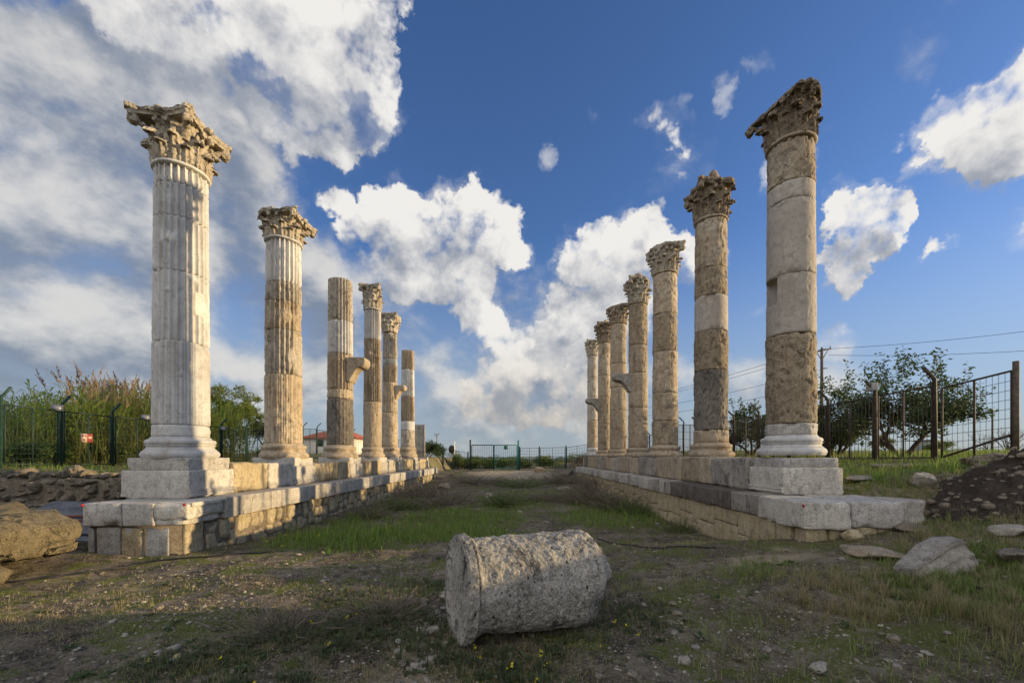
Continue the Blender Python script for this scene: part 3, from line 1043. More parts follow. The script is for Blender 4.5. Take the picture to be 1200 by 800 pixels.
def column(label, X, Y, r0, r1, base_y, segs, cap=None, brk=None, gouge=1, group=None, flutes=True, extra=None, lowq=False):
    """pixel heights are turned into metres at the near face of the shaft"""
    def z(y): return EYE + (CY - y) * (Y - r0) / FPX
    root = thing('column', (X, Y, z(base_y[0])), label, 'column', group)
    n = 240 if Y < 14 else (168 if Y < 24 else 120)
    dz = .035 if Y < 10 else (.05 if Y < 18 else .08)
    zb, zt = z(base_y[0]), z(base_y[1])
    sd = int(X * 31 + Y * 17) & 1023
    if zt - zb > .05:
        offb = sd * .37
        pr = base_profile(r0, zt - zb)

        def wear(th, zz, rr):
            p = np.stack([np.cos(th) * rr * 4 + offb, np.sin(th) * rr * 4, np.full(len(th), zz * 5)], 1)
            return rr + .012 * fbm(p, 3, sd) - np.clip(fbm(p * .7 + 8, 2, sd + 3) - .25, 0, 1) * .10
        mb = MB(); mb.add(*lathe(pr, 96 if Y < 14 else 64, (X, Y, zb), fn=wear))
        mb.build('base', M[base_y[2]], root)
    ztot0, ztot1 = zt, z(segs[-1][1])
    for k, sg in enumerate(segs):
        ya, yb, style, mat = sg[:4]
        nts = sg[4] if len(sg) > 4 else ()
        za, zc = z(ya), z(yb)
        fa, fb = (za - ztot0) / (ztot1 - ztot0), (zc - ztot0) / (ztot1 - ztot0)
        ra = r0 + (r1 - r0) * max(0, fa) ** 1.3; rc = r0 + (r1 - r0) * max(0, fb) ** 1.3
        rough = {'marble': .004, 'smooth': .005, 'patch': .004}.get(mat, .012 if style != 'plain' else .018)
        if mat in ('rough', 'dark', 'brown') and style == 'plain': rough = .024
        nn = [(R(t0), R(t1), min(z(y0), z(y1)), max(z(y0), z(y1)), dp) for (t0, t1, y0, y1, dp) in nts]
        g_ = gouge if mat not in ('marble', 'smooth') else 0
        mb = MB()
        mb.add(*drum_mesh((X, Y), ra, rc, za + .002, zc - .002, style, sd + k * 13, n, dz, rough, 24, nn, g_ * 2))
        mb.build('drum', M[mat], root)
    zc = z(segs[-1][1])
    if cap:
        ytop, half, mat, clips = cap[:4]
        if cap[4:] and cap[4] == 'ring':
            mb = MB(); mb.add(*lathe([(r1 * .98, zc), (r1 * 1.07, zc + .005), (r1 * 1.10, zc + .03), (r1 * 1.07, zc + .055), (r1 * .98, zc + .06)], 96, (X, Y, 0)))
            mb.build('astragal', M[segs[-1][3]], root)
            zc += .05
        h = EYE + (CY - ytop) * (Y - half) / FPX - zc
        vox = .0125 if Y < 10 else (.018 if Y < 13 else (.026 if Y < 18 else .034))
        mb = MB(); mb.add(*capital((X, Y), zc, h, r1, half, sd + 5, vox, clips))
        mb.build('capital', M[mat], root)
        if extra:
            mb = MB(); mb.add(*rock((X + extra[0], Y - .20, zc + h + extra[2] * .62 - .05), (extra[1], extra[1] * .8, extra[2] * 1.35), sd, 4, 6, .10, .4, .06))
            mb.build('broken_block', M['brown'], root)
    if brk:
        sgn, yt, yb, out, wid = brk
        rr = r0 * .97
        mb = MB(); mb.add(*bracket((X, Y), rr * .9, sgn, z(yt), out + .08, z(yb) * 0 + (z(yt) - z(yb)), wid, sd))
        mb.build('statue_bracket', M['grey_block'] if sgn < 0 else M['tan'], root)
    return root


LX, RX = -6.655, 5.5
column('white fluted marble column with a broad carved capital, first of the left row', LX, 8.53, .471, .437, (537, 511, 'marble'), [
    (511, 497, 'plain', 'marble'), (497, 397, 'cable', 'marble'), (397, 313, 'flute', 'marble', [(337, 368, 334, 362, .035)]),
    (313, 248, 'flute', 'marble'), (248, 208, 'flute', 'marble'), (208, 188, 'flute', 'marble')],
    (120, .60, 'capital', [(1, -1, .3, .98)], 'ring'))
column('second left row column, white fluted top over a stained brown middle with square notch', LX, 12.3, .490, .455, (537, 519, 'tan'), [
    (519, 437, 'cable', 'tan'), (437, 384, 'mixed', 'marble_worn', [(331, 390, 386, 411, .07)]), (384, 350, 'mixed', 'brown'), (350, 327, 'flute', 'marble_worn'), (327, 277, 'flute', 'marble')],
    (240, .66, 'capital', [(-1, -1, .2, .70), (-1, 0, .1, .60), (0, -1, .3, .80), (-1, 1, .5, .8)], 'ring'), gouge=2)
column('left row fluted column without capital, with a thick stone bracket halfway up', LX, 16.3, .480, .430, (537, 521, 'tan'), [
    (521, 466, 'cable', 'dark'), (466, 455, 'cable', 'tan'), (455, 412, 'flute', 'tan'), (412, 373, 'flute', 'marble'), (373, 323, 'flute', 'marble_worn')],
    None, (1, 417, 446, .55, .62), gouge=1)
column('slender left row column with capital, white fluted drum above brown fluted drums', LX, 20.0, .415, .375, (536, 523, 'tan'), [
    (523, 470, 'plain', 'tan'), (470, 396, 'flute', 'brown'), (396, 361, 'flute', 'marble')],
    (331, .48, 'capital', [(1, 1, .4, .52)], 'ring'), gouge=2)
column('left row column with capital and a short bracket, thin white band on its brown shaft', LX, 22.8, .420, .365, (536, 523, 'tan'), [
    (523, 483, 'plain', 'tan'), (483, 447, 'cable', 'tan'), (447, 427, 'flute', 'brown'), (427, 419, 'flute', 'marble'), (419, 388, 'flute', 'marble_worn')],
    (365, .47, 'capital', []), (1, 450, 467, .40, .5), gouge=1)
column('thin left row column with no capital and a broad white drum near its top', LX, 26.6, .430, .380, (536, 523, 'tan'), [
    (523, 504, 'plain', 'marble_worn'), (504, 493, 'plain', 'marble'), (493, 464, 'flute', 'tan'), (464, 432, 'flute', 'marble'), (432, 409, 'flute', 'tan')])
column('short broken column stump at the far end of the left row', LX, 30.0, .365, .355, (537, 536.9, 'tan'), [
    (537, 530, 'plain', 'tan'), (530, 497, 'plain', 'marble_worn')])

column('tall unfluted right row column with smooth pale repaired drums and a broken capital', RX, 8.5, .434, .405, (533, 509, 'marble'), [
    (509, 495, 'plain', 'pedestal'), (495, 388, 'plain', 'rough'), (388, 317, 'plain', 'smooth', [(140, 204, 318, 350, .18)]), (317, 228, 'plain', 'smooth'),
    (228, 206, 'plain', 'smooth'), (206, 156, 'plain', 'brown')],
    (88, .60, 'capital_dark', [(-1.1, -.3, 1.0, .79), (1, -.25, 0, .42), (1, 1, 0, .46), (1, -1, .1, .55), (-1, -1, .2, .66)], 'ring'), gouge=2)
column('right row column with a black sooty lower drum and a reddish lump above its capital', RX, 11.95, .449, .405, (535, 518, 'tan'), [
    (518, 503, 'plain', 'tan'), (503, 432, 'plain', 'dark'), (432, 385, 'plain', 'rough'), (385, 343, 'plain', 'smooth', [(225, 262, 343, 352, .05)]), (343, 310, 'plain', 'rough'), (310, 252, 'plain', 'brown')],
    (205, .54, 'capital_dark', [(1, -1, .3, .76), (1, 1, .4, .76)], 'ring'), gouge=2, extra=(-.03, .36, .30))
column('third right row column with a complete carved capital and a rugged pitted shaft', RX, 15.6, .450, .415, (535, 521, 'tan'), [
    (521, 492, 'plain', 'rough'), (492, 459, 'plain', 'tan'), (459, 410, 'plain', 'tan', [(150, 190, 412, 430, .09)]), (410, 365, 'plain', 'rough'), (365, 317, 'plain', 'tan')],
    (281, .54, 'capital', [(-1, -1, .6, .75)], 'ring'), gouge=2)
column('fourth column of the right row with a curved bracket jutting over the street', RX, 19.0, .425, .395, (535, 524, 'tan'), [
    (524, 477, 'plain', 'tan'), (477, 436, 'plain', 'tan'), (436, 403, 'plain', 'tan'), (403, 354, 'plain', 'rough')],
    (322, .52, 'capital', [(1, -1, .4, .7)], 'ring'), (-1, 436, 458, .70, .5), extra=(-.05, .42, .2))
column('fifth right row column, no bracket, its capital darker than its tan shaft', RX, 22.6, .450, .405, (535, 526, 'tan'), [
    (526, 480, 'plain', 'tan'), (480, 453, 'plain', 'tan', [(150, 190, 453, 464, .09)]), (453, 425, 'plain', 'tan'), (425, 378, 'plain', 'tan')],
    (354, .54, 'capital_dark', [(-1, -1, .8, .75)]))
column('sixth right row column with a curved bracket, directly before the farthest column', RX, 26.2, .385, .36, (535, 527, 'tan'), [
    (527, 496, 'plain', 'rough'), (496, 464, 'plain', 'rough'), (464, 439, 'plain', 'tan'), (439, 401, 'plain', 'brown')],
    (376, .52, 'capital_dark', []), (-1, 466, 481, .72, .5), extra=(.05, .36, .2))
column('farthest column of the right row, slim with pale upper drums', RX, 30.2, .355, .335, (534, 524, 'marble'), [
    (524, 492, 'plain', 'tan'), (492, 464, 'plain', 'marble_worn'), (464, 442, 'plain', 'marble_worn'), (442, 416, 'plain', 'marble_worn')],
    (397, .45, 'capital', []))

# ------------------------------------------------------------------ pedestals of the left row and the first right one
LPED = ['big two tier pale pedestal under the first white column of the left row', 'pedestal under the second left column with the square notch',
        'pedestal under the left column without capital that carries a thick bracket', 'pedestal under the slender left column with a brown shaft',
        'pedestal under the left column with a thin white band', 'pedestal under the thin capless left column near the far end',
        'pedestal under the short stump at the far end of the left row']
for k, Y in enumerate((8.53, 12.3, 16.3, 20.0, 22.8, 26.6, 30.0)):
    S = 1.27 if Y < 20 else 1.14
    t = thing('pedestal', (LX, Y, EYE - .774), LPED[k], 'pedestal', 'pedestals of the left row')
    zt = EYE - .012
    mb = MB()
    mb.add(*rblock((LX, Y, EYE - .774 + .26), (S, S, .52), 0, .13, .022, .004, 40 + k, chips=3))
    for q, (w, hh, zz) in enumerate(((.055, .055, .03), (.035, .045, .085), (.02, .03, .13))):
        mb.add(*rblock((LX + .012, Y, EYE - .774 + zz + hh / 2), (S + w, S * .985, hh), 0, .2, .012, .002, 80 + q, chips=1))
    mb.build('die', M['pedestal'], t)
    mb = MB(); mb.add(*rblock((LX, Y, EYE - .774 + .515 + .118), (S - .11, S - .11, .245), 0, .13, .025, .005, 60 + k, chips=4))
    mb.build('cap_slab', M['pedestal'], t)
t = thing('pedestal', (RX, 8.42, EYE - .70), 'white two tier pedestal under the nearest right column, on the corner platform', 'pedestal')
mb = MB(); mb.add(*rblock((RX, 8.42, EYE - .70 + .25), (1.12, 1.12, .50), .01, .12, .022, .005, 140, chips=4))
for q, (w, hh, zz) in enumerate(((.05, .05, .03), (.03, .045, .085))):
    mb.add(*rblock((RX - .012, 8.42, EYE - .70 + zz + hh / 2), (1.12 + w, 1.10, hh), .01, .2, .012, .002, 180 + q, chips=1))
mb.build('die', M['ashlar'], t)
mb = MB(); mb.add(*rblock((RX + .02, 8.45, EYE - .70 + .495 + .09), (1.02, 1.02, .19), .0, .12, .02, .005, 141, chips=5))
mb.build('cap_slab', M['pedestal'], t)

# ------------------------------------------------------------------ left stylobate
rs = np.random.RandomState(5)
LW = thing('stylobate_wall', (-6.3, 18, 0), 'long low stone platform carrying the left row of columns, sunlit rubble face towards the street', 'platform')
TOP = EYE - .778
mb = MB(); mb.add(*box((-6.42, 18.75, (TOP - .10 - .6) / 2), (1.5, 23.1, TOP - .10 + .6)))
mb.build('core', M['mortar'], LW)
y = 8.12
first = True
while y < 30.6:
    ln = rs.uniform(.42, 1.0)
    ln = min(ln, 30.75 - y)
    if ln < .2: break
    mb = MB(); mb.add(*rblock((-5.5 - .40 + rs.uniform(-.006, .006), y + ln / 2, TOP - .195), (.80, ln - .012, .39), 0, .14, .018, .004, rs.randint(9999), chips=2))
    mb.build('cap_block', M['ashlar' if rs.rand() < .8 else 'pedestal'], LW)
    y += ln
# rough moulded corner piece and the front blocks
mb = MB()
mb.add(*rblock((-5.83, 7.62, TOP - .15), (.66, .96, .26), .02, .09, .05, .02, 311, chips=10))
mb.add(*rblock((-5.78, 7.66, TOP - .035), (.62, .86, .07), .02, .09, .02, .006, 312, chips=3))
mb.add(*rblock((-5.86, 7.62, TOP - .31), (.58, .92, .14), .02, .09, .03, .012, 313, chips=4))
mb.build('moulded_corner_block', M['ashlar'], LW)
for (xa, xb, dy) in ((-7.22, -6.86, .02), (-6.85, -6.55, .0), (-6.54, -6.02, .01)):
    mb = MB(); mb.add(*rblock(((xa + xb) / 2, 7.10 + .45 + dy, TOP - .19), (xb - xa - .01, .9, .38), 0, .1, .022, .006, int(-xa * 1000), chips=4))
    mb.build('front_block', M['pedestal'], LW)
mb = MB()
y = 8.1
while y < 30.6:
    ln = min(rs.uniform(.6, 1.3), 30.7 - y)
    if ln < .2: break
    mb.add(*rblock((-6.74, y + ln / 2, TOP - .10), (.86, ln - .015, .2), 0, .3, .02, .006, rs.randint(9999), chips=2))
    y += ln
mb.build('paving_slabs', M['pedestal'], LW)
# blocks between the pedestals
py = [8.53, 12.3, 16.3, 20.0, 22.8, 26.6, 30.0]
for k in range(6):
    a0 = py[k] + (.64 if py[k] < 20 else .575); a1 = py[k + 1] - (.64 if py[k + 1] < 20 else .575)
    n = max(1, int(round((a1 - a0) / 1.0)))
    cuts = [a0] + [a0 + (a1 - a0) * (i + rs.uniform(-.15, .15)) / n for i in range(1, n)] + [a1]
    for i in range(n):
        ln = cuts[i + 1] - cuts[i]
        hh = rs.uniform(.58, .64)
        mb = MB(); mb.add(*rblock((-6.36, (cuts[i] + cuts[i + 1]) / 2, TOP + hh / 2), (.66 + rs.uniform(-.04, .04), ln - .02, hh), 0, .07, .06, .028, rs.randint(9999), chips=12))
        mb.build('infill_block', M[rs.choice(['yellow', 'yellow', 'ashlar', 'tan'])], LW)
# rubble face towards the street and the front
mb = MB()
zlow = -.42
y = 7.75
while y < 30.7:
    w = rs.uniform(.24, .60)
    z1 = TOP - .40
    while z1 > zlow:
        hgt = rs.uniform(.20, .50)
        ww = w * rs.uniform(.82, .98)
        mb.add(*rblock((-5.60 - .11 + rs.uniform(-.02, .02), y + w / 2 + rs.uniform(-.05, .05), z1 - hgt / 2 + rs.uniform(-.03, .03)), (.24, ww * rs.uniform(.8, 1.05), hgt * .92), 0, .06 if y < 12 else (.12 if y < 16 else .3), .06, .035, rs.randint(9999), (rs.uniform(-.14, .14), 0), chips=5, freq=4.0))
        z1 -= hgt
    y += w
mb.add(*rblock((-5.74, 7.50, .36), (.26, .44, .95), 0, .12, .05, .02, 919, chips=4))
mb.build('rubble_facing', M['yellow'], LW)
mb = MB(); mb.add(*rblock((-5.84, 19.2, -.22), (.42, 22.9, 1.42), 0,   .16, .02, .010, 17, chips=0, freq=3))
mb.build('mortar_bed', M['mortar'], LW)
mb = MB()
for k, (xa, xb) in enumerate(((-7.20, -7.06), (-7.05, -6.62), (-6.61, -6.24), (-6.23, -5.80))):
    mb.add(*rblock(((xa + xb) / 2, 7.30, TOP - .39 - .27), (xb - xa - .03, .26, .50), 0, .1, .03, .01, 500 + k, chips=3))
    mb.add(*rblock(((xa + xb) / 2, 7.31, TOP - .92 - .22), (xb - xa - .02, .26, .44), 0, .1, .03, .01, 540 + k, chips=3))
mb.build('front_facing', [M['pedestal']], LW)
mb = MB(); mb.add(*rblock((-6.425, 7.285, TOP - .66), (.36, .27, .49), 0, .1, .03, .01, 577, chips=3))
mb.build('front_facing', M['yellow'], LW)
for (x, y_, z_) in ((-7.205, 7.11, TOP - .03), (-5.52, 7.13, TOP - .02)):
    mb = MB(); v, f = ico(2); mb.add(v * np.array([.022, .022, .026]) + np.array([x, y_, z_]), f); mb.build('paint_mark', M['red_mark'], LW)

# ------------------------------------------------------------------ right stylobate
RW = thing('stylobate_wall', (5.3, 18, 0), 'long low stone platform carrying the right row of columns, shaded face with blackened cap blocks', 'platform')
TR = EYE - .70
mb = MB(); mb.add(*box((5.36, 19.3, (TR - .1 - .6) / 2), (1.52, 23.4, TR - .1 + .6)))
mb.add(*box((5.5, 7.35, (TR - .1 - .5) / 2), (1.4, .9, TR - .1 + .5)))
mb.build('core', M['mortar'], RW)
y = 7.74
while y < 30.6:
    ln = min(rs.uniform(.38, .62) if y > 8.1 else .42, 30.9 - y)
    if ln < .15: break
    mt = 'grey_block' if y < 8.3 else ('black_block' if y < 11.6 else rs.choice(['ashlar', 'pedestal', 'pedestal', 'grey_block']))
    mb = MB(); mb.add(*rblock((4.42 + .36 + rs.uniform(-.012, .012), y + ln / 2, TR - .19 + rs.uniform(-.012, .004)), (.72, ln - .012, .37), 0, .14, .022, .007, rs.randint(9999), chips=3))
    mb.build('cap_block', M[mt], RW)
    y += ln
for (cx_, cy_, sx, sy, sz, ro, mt) in ((4.50, 7.50, .20, .46, .38, 0, 'ashlar'), (4.80, 6.98, .76, .90, .42, .015, 'ashlar'), (5.63, 7.08, .84, .90, .41, .05, 'pedestal'), (6.33, 7.25, .46, .86, .39, .12, 'ashlar'),
                                   (4.95, 7.6, .70, .40, .34, 0, 'pedestal'), (5.8, 7.7, 1.0, .42, .35, 0, 'ashlar')):
    mb = MB(); mb.add(*rblock((cx_, cy_, TR - sz / 2), (sx, sy, sz), ro, .07, .032, .014, int(cx_ * 900), chips=12))
    mb.build('corner_slab', M[mt], RW)
mb = MB(); v, f = ico(2); mb.add(v * np.array([.02, .02, .026]) + np.array([4.425, 6.535, TR - .05]), f); mb.build('paint_mark', M['red_mark'], RW)
mb = MB()
for (xa, xb, yy) in ((4.50, 4.86, 6.68), (4.88, 5.30, 6.72), (5.31, 5.68, 6.76), (5.7, 6.1, 6.8), (6.1, 6.5, 6.9)):
    mb.add(*rblock(((xa + xb) / 2, yy + .06, TR - .40 - .30), (xb - xa - .02, .3, .58), .02, .1, .03, .012, int(xa * 100), chips=4))
y = 6.98
while y < 30.7:
    w = rs.uniform(.35, .85)
    z1 = TR - .385
    while z1 > -.45:
        hgt = rs.uniform(.30, .55)
        mb.add(*rblock((4.50 + .15 + rs.uniform(-.012, .012), y + w / 2, z1 - hgt / 2), (.30, w * .965, hgt * .97), 0, .13 if y < 16 else .3, .035, .011, rs.randint(9999), chips=2))
        z1 -= hgt
    y += w
mb.build('ashlar_facing', M['yellow'], RW)
y = 9.05
while y < 30.8:
    ln = rs.uniform(.75, 1.5)
    if y < 9.2: ln = 1.75
    ln = min(ln, 30.95 - y)
    if ln < .3: break
    mt = 'grey_block' if y < 10 else rs.choice(['tan', 'grey_block', 'dark', 'tan', 'rough'])
    hh = .695 + rs.uniform(-.03, .0)
    mb = MB(); mb.add(*rblock((RX + .01 + rs.uniform(-.03, .03), y + ln / 2, TR + hh / 2), (1.10, ln - .015, hh), 0, .09 if y < 12 else .14, .05, .02, rs.randint(9999), chips=9))
    mb.build('plinth_block', M[mt], RW)
    y += ln
mb = MB()
y = 7.9
while y < 30.6:
    ln = min(rs.uniform(.6, 1.3), 30.8 - y)
    if ln < .2: break
    mb.add(*rblock((5.62, y + ln / 2, TR - .11), (.95, ln - .015, .2), 0, .3, .02, .006, rs.randint(9999), chips=2))
    y += ln
mb.build('paving_slabs', M['pedestal'], RW)


# ------------------------------------------------------------------ placing on the ground
def on_ground(x, y):
    Y = 6.0
    lo, hi = 1.5, 60.0
    for _ in range(50):
        Y = .5 * (lo + hi)
        X = (x - CX) / FPX * Y
        if EYE + (CY - y) / FPX * Y > gz(X, Y): lo = Y
        else: hi = Y
    X = (x - CX) / FPX * Y
    return X, Y, gz(X, Y)


# ------------------------------------------------------------------ fences
def bar(a, b, r, n=4):
    return tube([a, b], r, n)


def fence(label, pts, h, mp, mf, arm, nv, nh, wr=.0055, pr=.035, post_kind=None, skip=()):
    root = thing('wire_fence', (pts[0][0], pts[0][1], gz(*pts[0][:2])), label, 'fence')
    tops = []
    for k, (x, y) in enumerate(pts):
        z = gz(x, y)
        jit = random.uniform(-.03, .03)
        mb = MB()
        P = [(x, y, z - .2), (x + jit, y, z + h + .18)]
        if arm: P.append((x + jit + arm[0] * .30, y + arm[1] * .30, z + h + .48))
        mb.add(*tube(P, pr * random.uniform(.9, 1.1), 8))
        mb.build('post', post_kind[k % len(post_kind)] if post_kind else mp, root)
        tops.append(z)
    for k in range(len(pts) - 1):
        if k in skip: continue
        a = Vector((*pts[k], tops[k])); b = Vector((*pts[k + 1], tops[k + 1]))
        d = (b - a).normalized()
        a2, b2 = a + d * .10, b - d * .10
        zt, zl = h + random.uniform(-.03, .03), .12
        mb = MB()
        U = Vector((0, 0, 1))
        for (p, q) in ((a2 + U * zt, b2 + U * zt), (a2 + U * zl, b2 + U * zl), (a2 + U * zl, a2 + U * zt), (b2 + U * zl, b2 + U * zt), ((a2 + b2) / 2 + U * zl, (a2 + b2) / 2 + U * zt)):
            mb.add(*bar(p, q, .022, 6))
        for i in range(1, nv):
            t = i / nv
            p = a2.lerp(b2, t); s = random.uniform(-.012, .012)
            mb.add(*bar(p + U * zl, p + U * zt + d * s, wr, 4))
        for i in range(1, nh):
            t = zl + (zt - zl) * i / nh
            mb.add(*bar(a2 + U * t, b2 + U * (t + random.uniform(-.015, .015)), wr, 4))
        mb.build('mesh_panel', mf, root)
    return root


LFX = -15.2
fence('dark green wire fence with bent posts in front of the reeds', [(LFX - 2.6, 13.2), (LFX - .1, 12.7), (LFX, 14.3), (LFX, 16.15), (LFX, 18.2), (LFX, 20.2), (LFX, 22.1), (LFX, 24.2), (LFX, 26.3), (LFX, 28.4), (LFX, 30.6), (LFX, 32.8), (LFX, 35.2), (LFX, 37.6), (LFX, 40)],
      1.92, M['green_paint'], M['dark_green'], (1, 0), 14, 11, .006, .045)
mb = MB(); mb.add(*tube([(11, 9.36, gz(11, 9.36) - .2), (11, 9.36, gz(11, 9.36) + 2.15)], .055, 8))
tag(mb.build('fence_post', M['post'], loc=(11, 9.36, gz(11, 9.36))), 'thick straight brown post at the right edge that holds the mesh gate', 'post')
RFP = [(11, 11.15), (11, 13.0), (11, 15.0), (11, 17.1), (11, 19.2), (11, 21.4), (11, 23.6), (11, 25.7), (11, 27.8), (11, 30.0), (11, 32.4), (11, 34.8), (11, 37.4), (11, 40)]
fence('long rusty fence of vertical bars running back past the orange tree', RFP, 2.0, M['post'], M['rust'], (-1, 0), 13, 4, .009, .05, [M['rust'], M['post'], M['rust']])
# the near mesh gate on the right
t = thing('mesh_gate', (11, 10.2, gz(11, 10.2)), 'tall square mesh gate leaf with a sloping bottom pipe at the right edge', 'gate')
za, zb = gz(11, 9.5), gz(11, 11.0)
mb = MB()
A0, A1 = Vector((11, 9.44, za)), Vector((11, 10.98, zb))
U = Vector((0, 0, 1))
for (p, q) in ((A0 + U * .1, A0 + U * 1.97), (A1 + U * .1, A1 + U * 1.9), (A0 + U * 1.97, A1 + U * 1.9), ((A0 + A1) / 2 + U * .1, (A0 + A1) / 2 + U * 1.93)):
    mb.add(*bar(p, q, .024, 8))
mb.build('frame', M['rust'], t)
mb = MB(); mb.add(*bar(A0 + U * .56, A1 + U * .12, .028, 8)); mb.build('brace_pipe', M['rust'], t)
mb = MB()
for i in range(1, 12):
    p = A0.lerp(A1, i / 12); mb.add(*bar(p + U * .12, p + U * 1.94, .0055, 4))
for i in range(1, 9):
    mb.add(*bar(A0 + U * (.1 + 1.86 * i / 9), A1 + U * (.1 + 1.8 * i / 9), .0055, 4))
mb.build('wire_mesh', M['rust'], t)

FY = 40.0
fence('far green fence panels left of the gate, in front of the sea', [(-15.2, FY), (-13.2, FY), (-11, FY), (-8.8, FY), (-6.7, FY), (-4.35, FY)], 1.55, M['green_paint'], M['dark_green'], None, 8, 7, .008, .06)
fence('far green fence panels right of the gate, before low bushes', [(.45, FY), (2.35, FY), (4.8, FY), (6.9, FY), (9, FY), (11, FY)], 2.0, M['green_paint'], M['dark_green'], None, 8, 7, .008, .06)
zg = gz(-1, FY)


def gate_leaf(name, x0, x1, mat, label, nv):
    t = thing(name, ((x0 + x1) / 2, FY - .05, zg), label, 'gate', 'leaves of the far double gate')
    mb = MB()
    for (p, q) in (((x0, FY - .05, zg + .05), (x0, FY - .05, zg + 2.35)), ((x1, FY - .05, zg + .05), (x1, FY - .05, zg + 2.35)), ((x0, FY - .05, zg + 2.35), (x1, FY - .05, zg + 2.35)),
                   ((x0, FY - .05, zg + 1.15), (x1, FY - .05, zg + 1.15)), ((x0, FY - .05, zg + .16), (x1, FY - .05, zg + .16))):
        mb.add(*bar(p, q, .045, 6))
    mb.build('frame', mat, t)
    mb = MB()
    for i in range(1, nv):
        x = x0 + (x1 - x0) * i / nv
        mb.add(*bar((x, FY - .05, zg + .16), (x, FY - .05, zg + 2.35), .012, 4))
    mb.build('bars', mat, t)
    return t


gate_leaf('barred_gate', -4.0, -1.98, M['dark_green'], 'dark green barred leaf on the left of the far double gate', 12)
gl = gate_leaf('barred_gate', -1.90, .22, M['teal_paint'], 'teal barred leaf with a small green plate, right half of the far double gate', 12)
mb = MB(); mb.add(*box((-.80, FY - .12, zg + 2.12), (.36, .02, .34))); mb.build('name_plate', M['sign_green'], gl)
for (x, lab, hh) in ((-4.15, 'tall dark green post left of the far gate', 2.85), (.35, 'teal green post right of the far gate', 2.8)):
    mb = MB(); mb.add(*tube([(x, FY, zg - .2), (x, FY, zg + hh)], .075, 8))
    tag(mb.build('gate_post', M['dark_green'] if x < -1 else M['teal_paint'], loc=(x, FY, zg)), lab, 'post')


# ------------------------------------------------------------------ fence fittings
def floodlight(x, y, z, label):
    t = thing('floodlight', (x, y, z), label, 'floodlight', 'floodlights on the left fence')
    mb = MB(); mb.add(*rblock((x, y, z), (.28, .14, .20), .5, .2, .025, .0, 3, (.25, 0), 0)); mb.build('housing', M['lamp_metal'], t)
    mb = MB(); v, f = box((0, 0, 0), (.23, .012, .15)); v = rot_z(v, .5); mb.add(v + np.array([x + .045, y - .085, z - .02]), f); mb.build('glass', M['lamp_glass'], t)
    mb = MB(); mb.add(*tube([(x, y + .06, z - .10), (x, y + .10, z - .5)], .02, 6)); mb.build('mounting_arm', M['green_paint'], t)


for (px_, Y, yy, lab) in ((66, 14.15, 478, 'grey floodlight on the left fence, nearest to the picture edge'), (169, 17.5, 489, 'floodlight on the fence in front of the brown reed plumes'),
                         (260, 22.1, 502, 'floodlight on the fence right beside the white column'), (335, 28.4, 504, 'floodlight on the fence seen just beside the second left column')):
    X = (px_ - CX) / FPX * Y
    floodlight(X + .15, Y - .1, EYE + (CY - yy) * Y / FPX, lab)
t = thing('warning_sign', (LFX + .05, 15.1, EYE + .55), 'small warning sign, half pale and half red, wired to the left fence', 'sign')
for (dy, w, mt, nm) in ((.10, .22, 'sign_face', 'pale_panel'), (-.11, .20, 'sign_red', 'red_panel')):
    mb = MB(); mb.add(*box((LFX + .06, 15.1 - dy * 1.0, EYE + .66), (.012, w, .30))); mb.build(nm, M[mt], t)
for (dy, dz, mt) in ((.05, .08, 'sign_red'), (.15, .08, 'sign_red'), (.10, -.06, 'sign_red'), (-.08, .02, 'sign_face'), (-.14, .02, 'sign_face')):
    mb = MB(); mb.add(*box((LFX + .07, 15.1 - dy, EYE + .66 + dz), (.006, .06, .07))); mb.build('printed_mark', M[mt], t)
mb = MB(); mb.add(*rblock((10.93, 13.05, EYE + (CY - 453) * 13 / FPX), (.18, .26, .24), 0, .2, .015, 0, 1, chips=0))
tag(mb.build('junction_box', M['box_grey'], loc=(10.93, 13.05, EYE + 2.1)), 'small grey junction box high on a fence post before the orange tree', 'junction box')

# ------------------------------------------------------------------ poles and wires
def pole(X, Y, ztop, label, arm=1.4, cross=True, mat='wood_pole', r=.13):
    z0 = gz(X, Y)
    t = thing('utility_pole', (X, Y, z0), label, 'utility pole')
    mb = MB(); mb.add(*tube([(X, Y, z0 - .5), (X, Y, ztop)], [r, r * .7], 8)); mb.build('mast', M[mat], t)
    if cross:
        mb = MB(); mb.add(*bar((X - arm / 2, Y, ztop - .25), (X + arm / 2, Y, ztop - .05), .05, 6))
        mb.add(*bar((X, Y, ztop - .9), (X - arm * .32, Y, ztop - .22), .03, 5)); mb.add(*bar((X, Y, ztop - .9), (X + arm * .32, Y, ztop - .14), .03, 5))
        mb.build('crossarm', M['rust'], t)
        for s in (-.46, 0.0, .46):
            mb = MB(); mb.add(*tube([(X + s * arm, Y, ztop - .12 + .1 * s), (X + s * arm, Y, ztop + .12 + .1 * s)], [.05, .03], 6)); mb.build('insulator', M['lamp_metal'], t)
        for s in (-1.5, -2.6):
            mb = MB(); mb.add(*bar((X - .05, Y, ztop + s), (X + .45, Y, ztop + s), .035, 5)); mb.build('side_bracket', M['rust'], t)
    return t


p1 = at(963, 408, 32)
pole(p1.x, p1.y, p1.z, 'utility pole with crossarm rising beside the nearest right column')
p2 = at(1163, 480, 70)
pole(p2.x, p2.y, p2.z, 'distant utility pole seen through the mesh gate at the right', 1.6, True, 'wood_pole', .16)
p3 = at(512, 508, 88)
pole(p3.x, p3.y, p3.z, 'pale distant pole beside the left row stump', 1.0, True, 'concrete_pole', .17)
p4 = at(726, 470, 62)
pole(p4.x, p4.y, p4.z, 'utility pole standing far behind the fifth right column', 1.4)


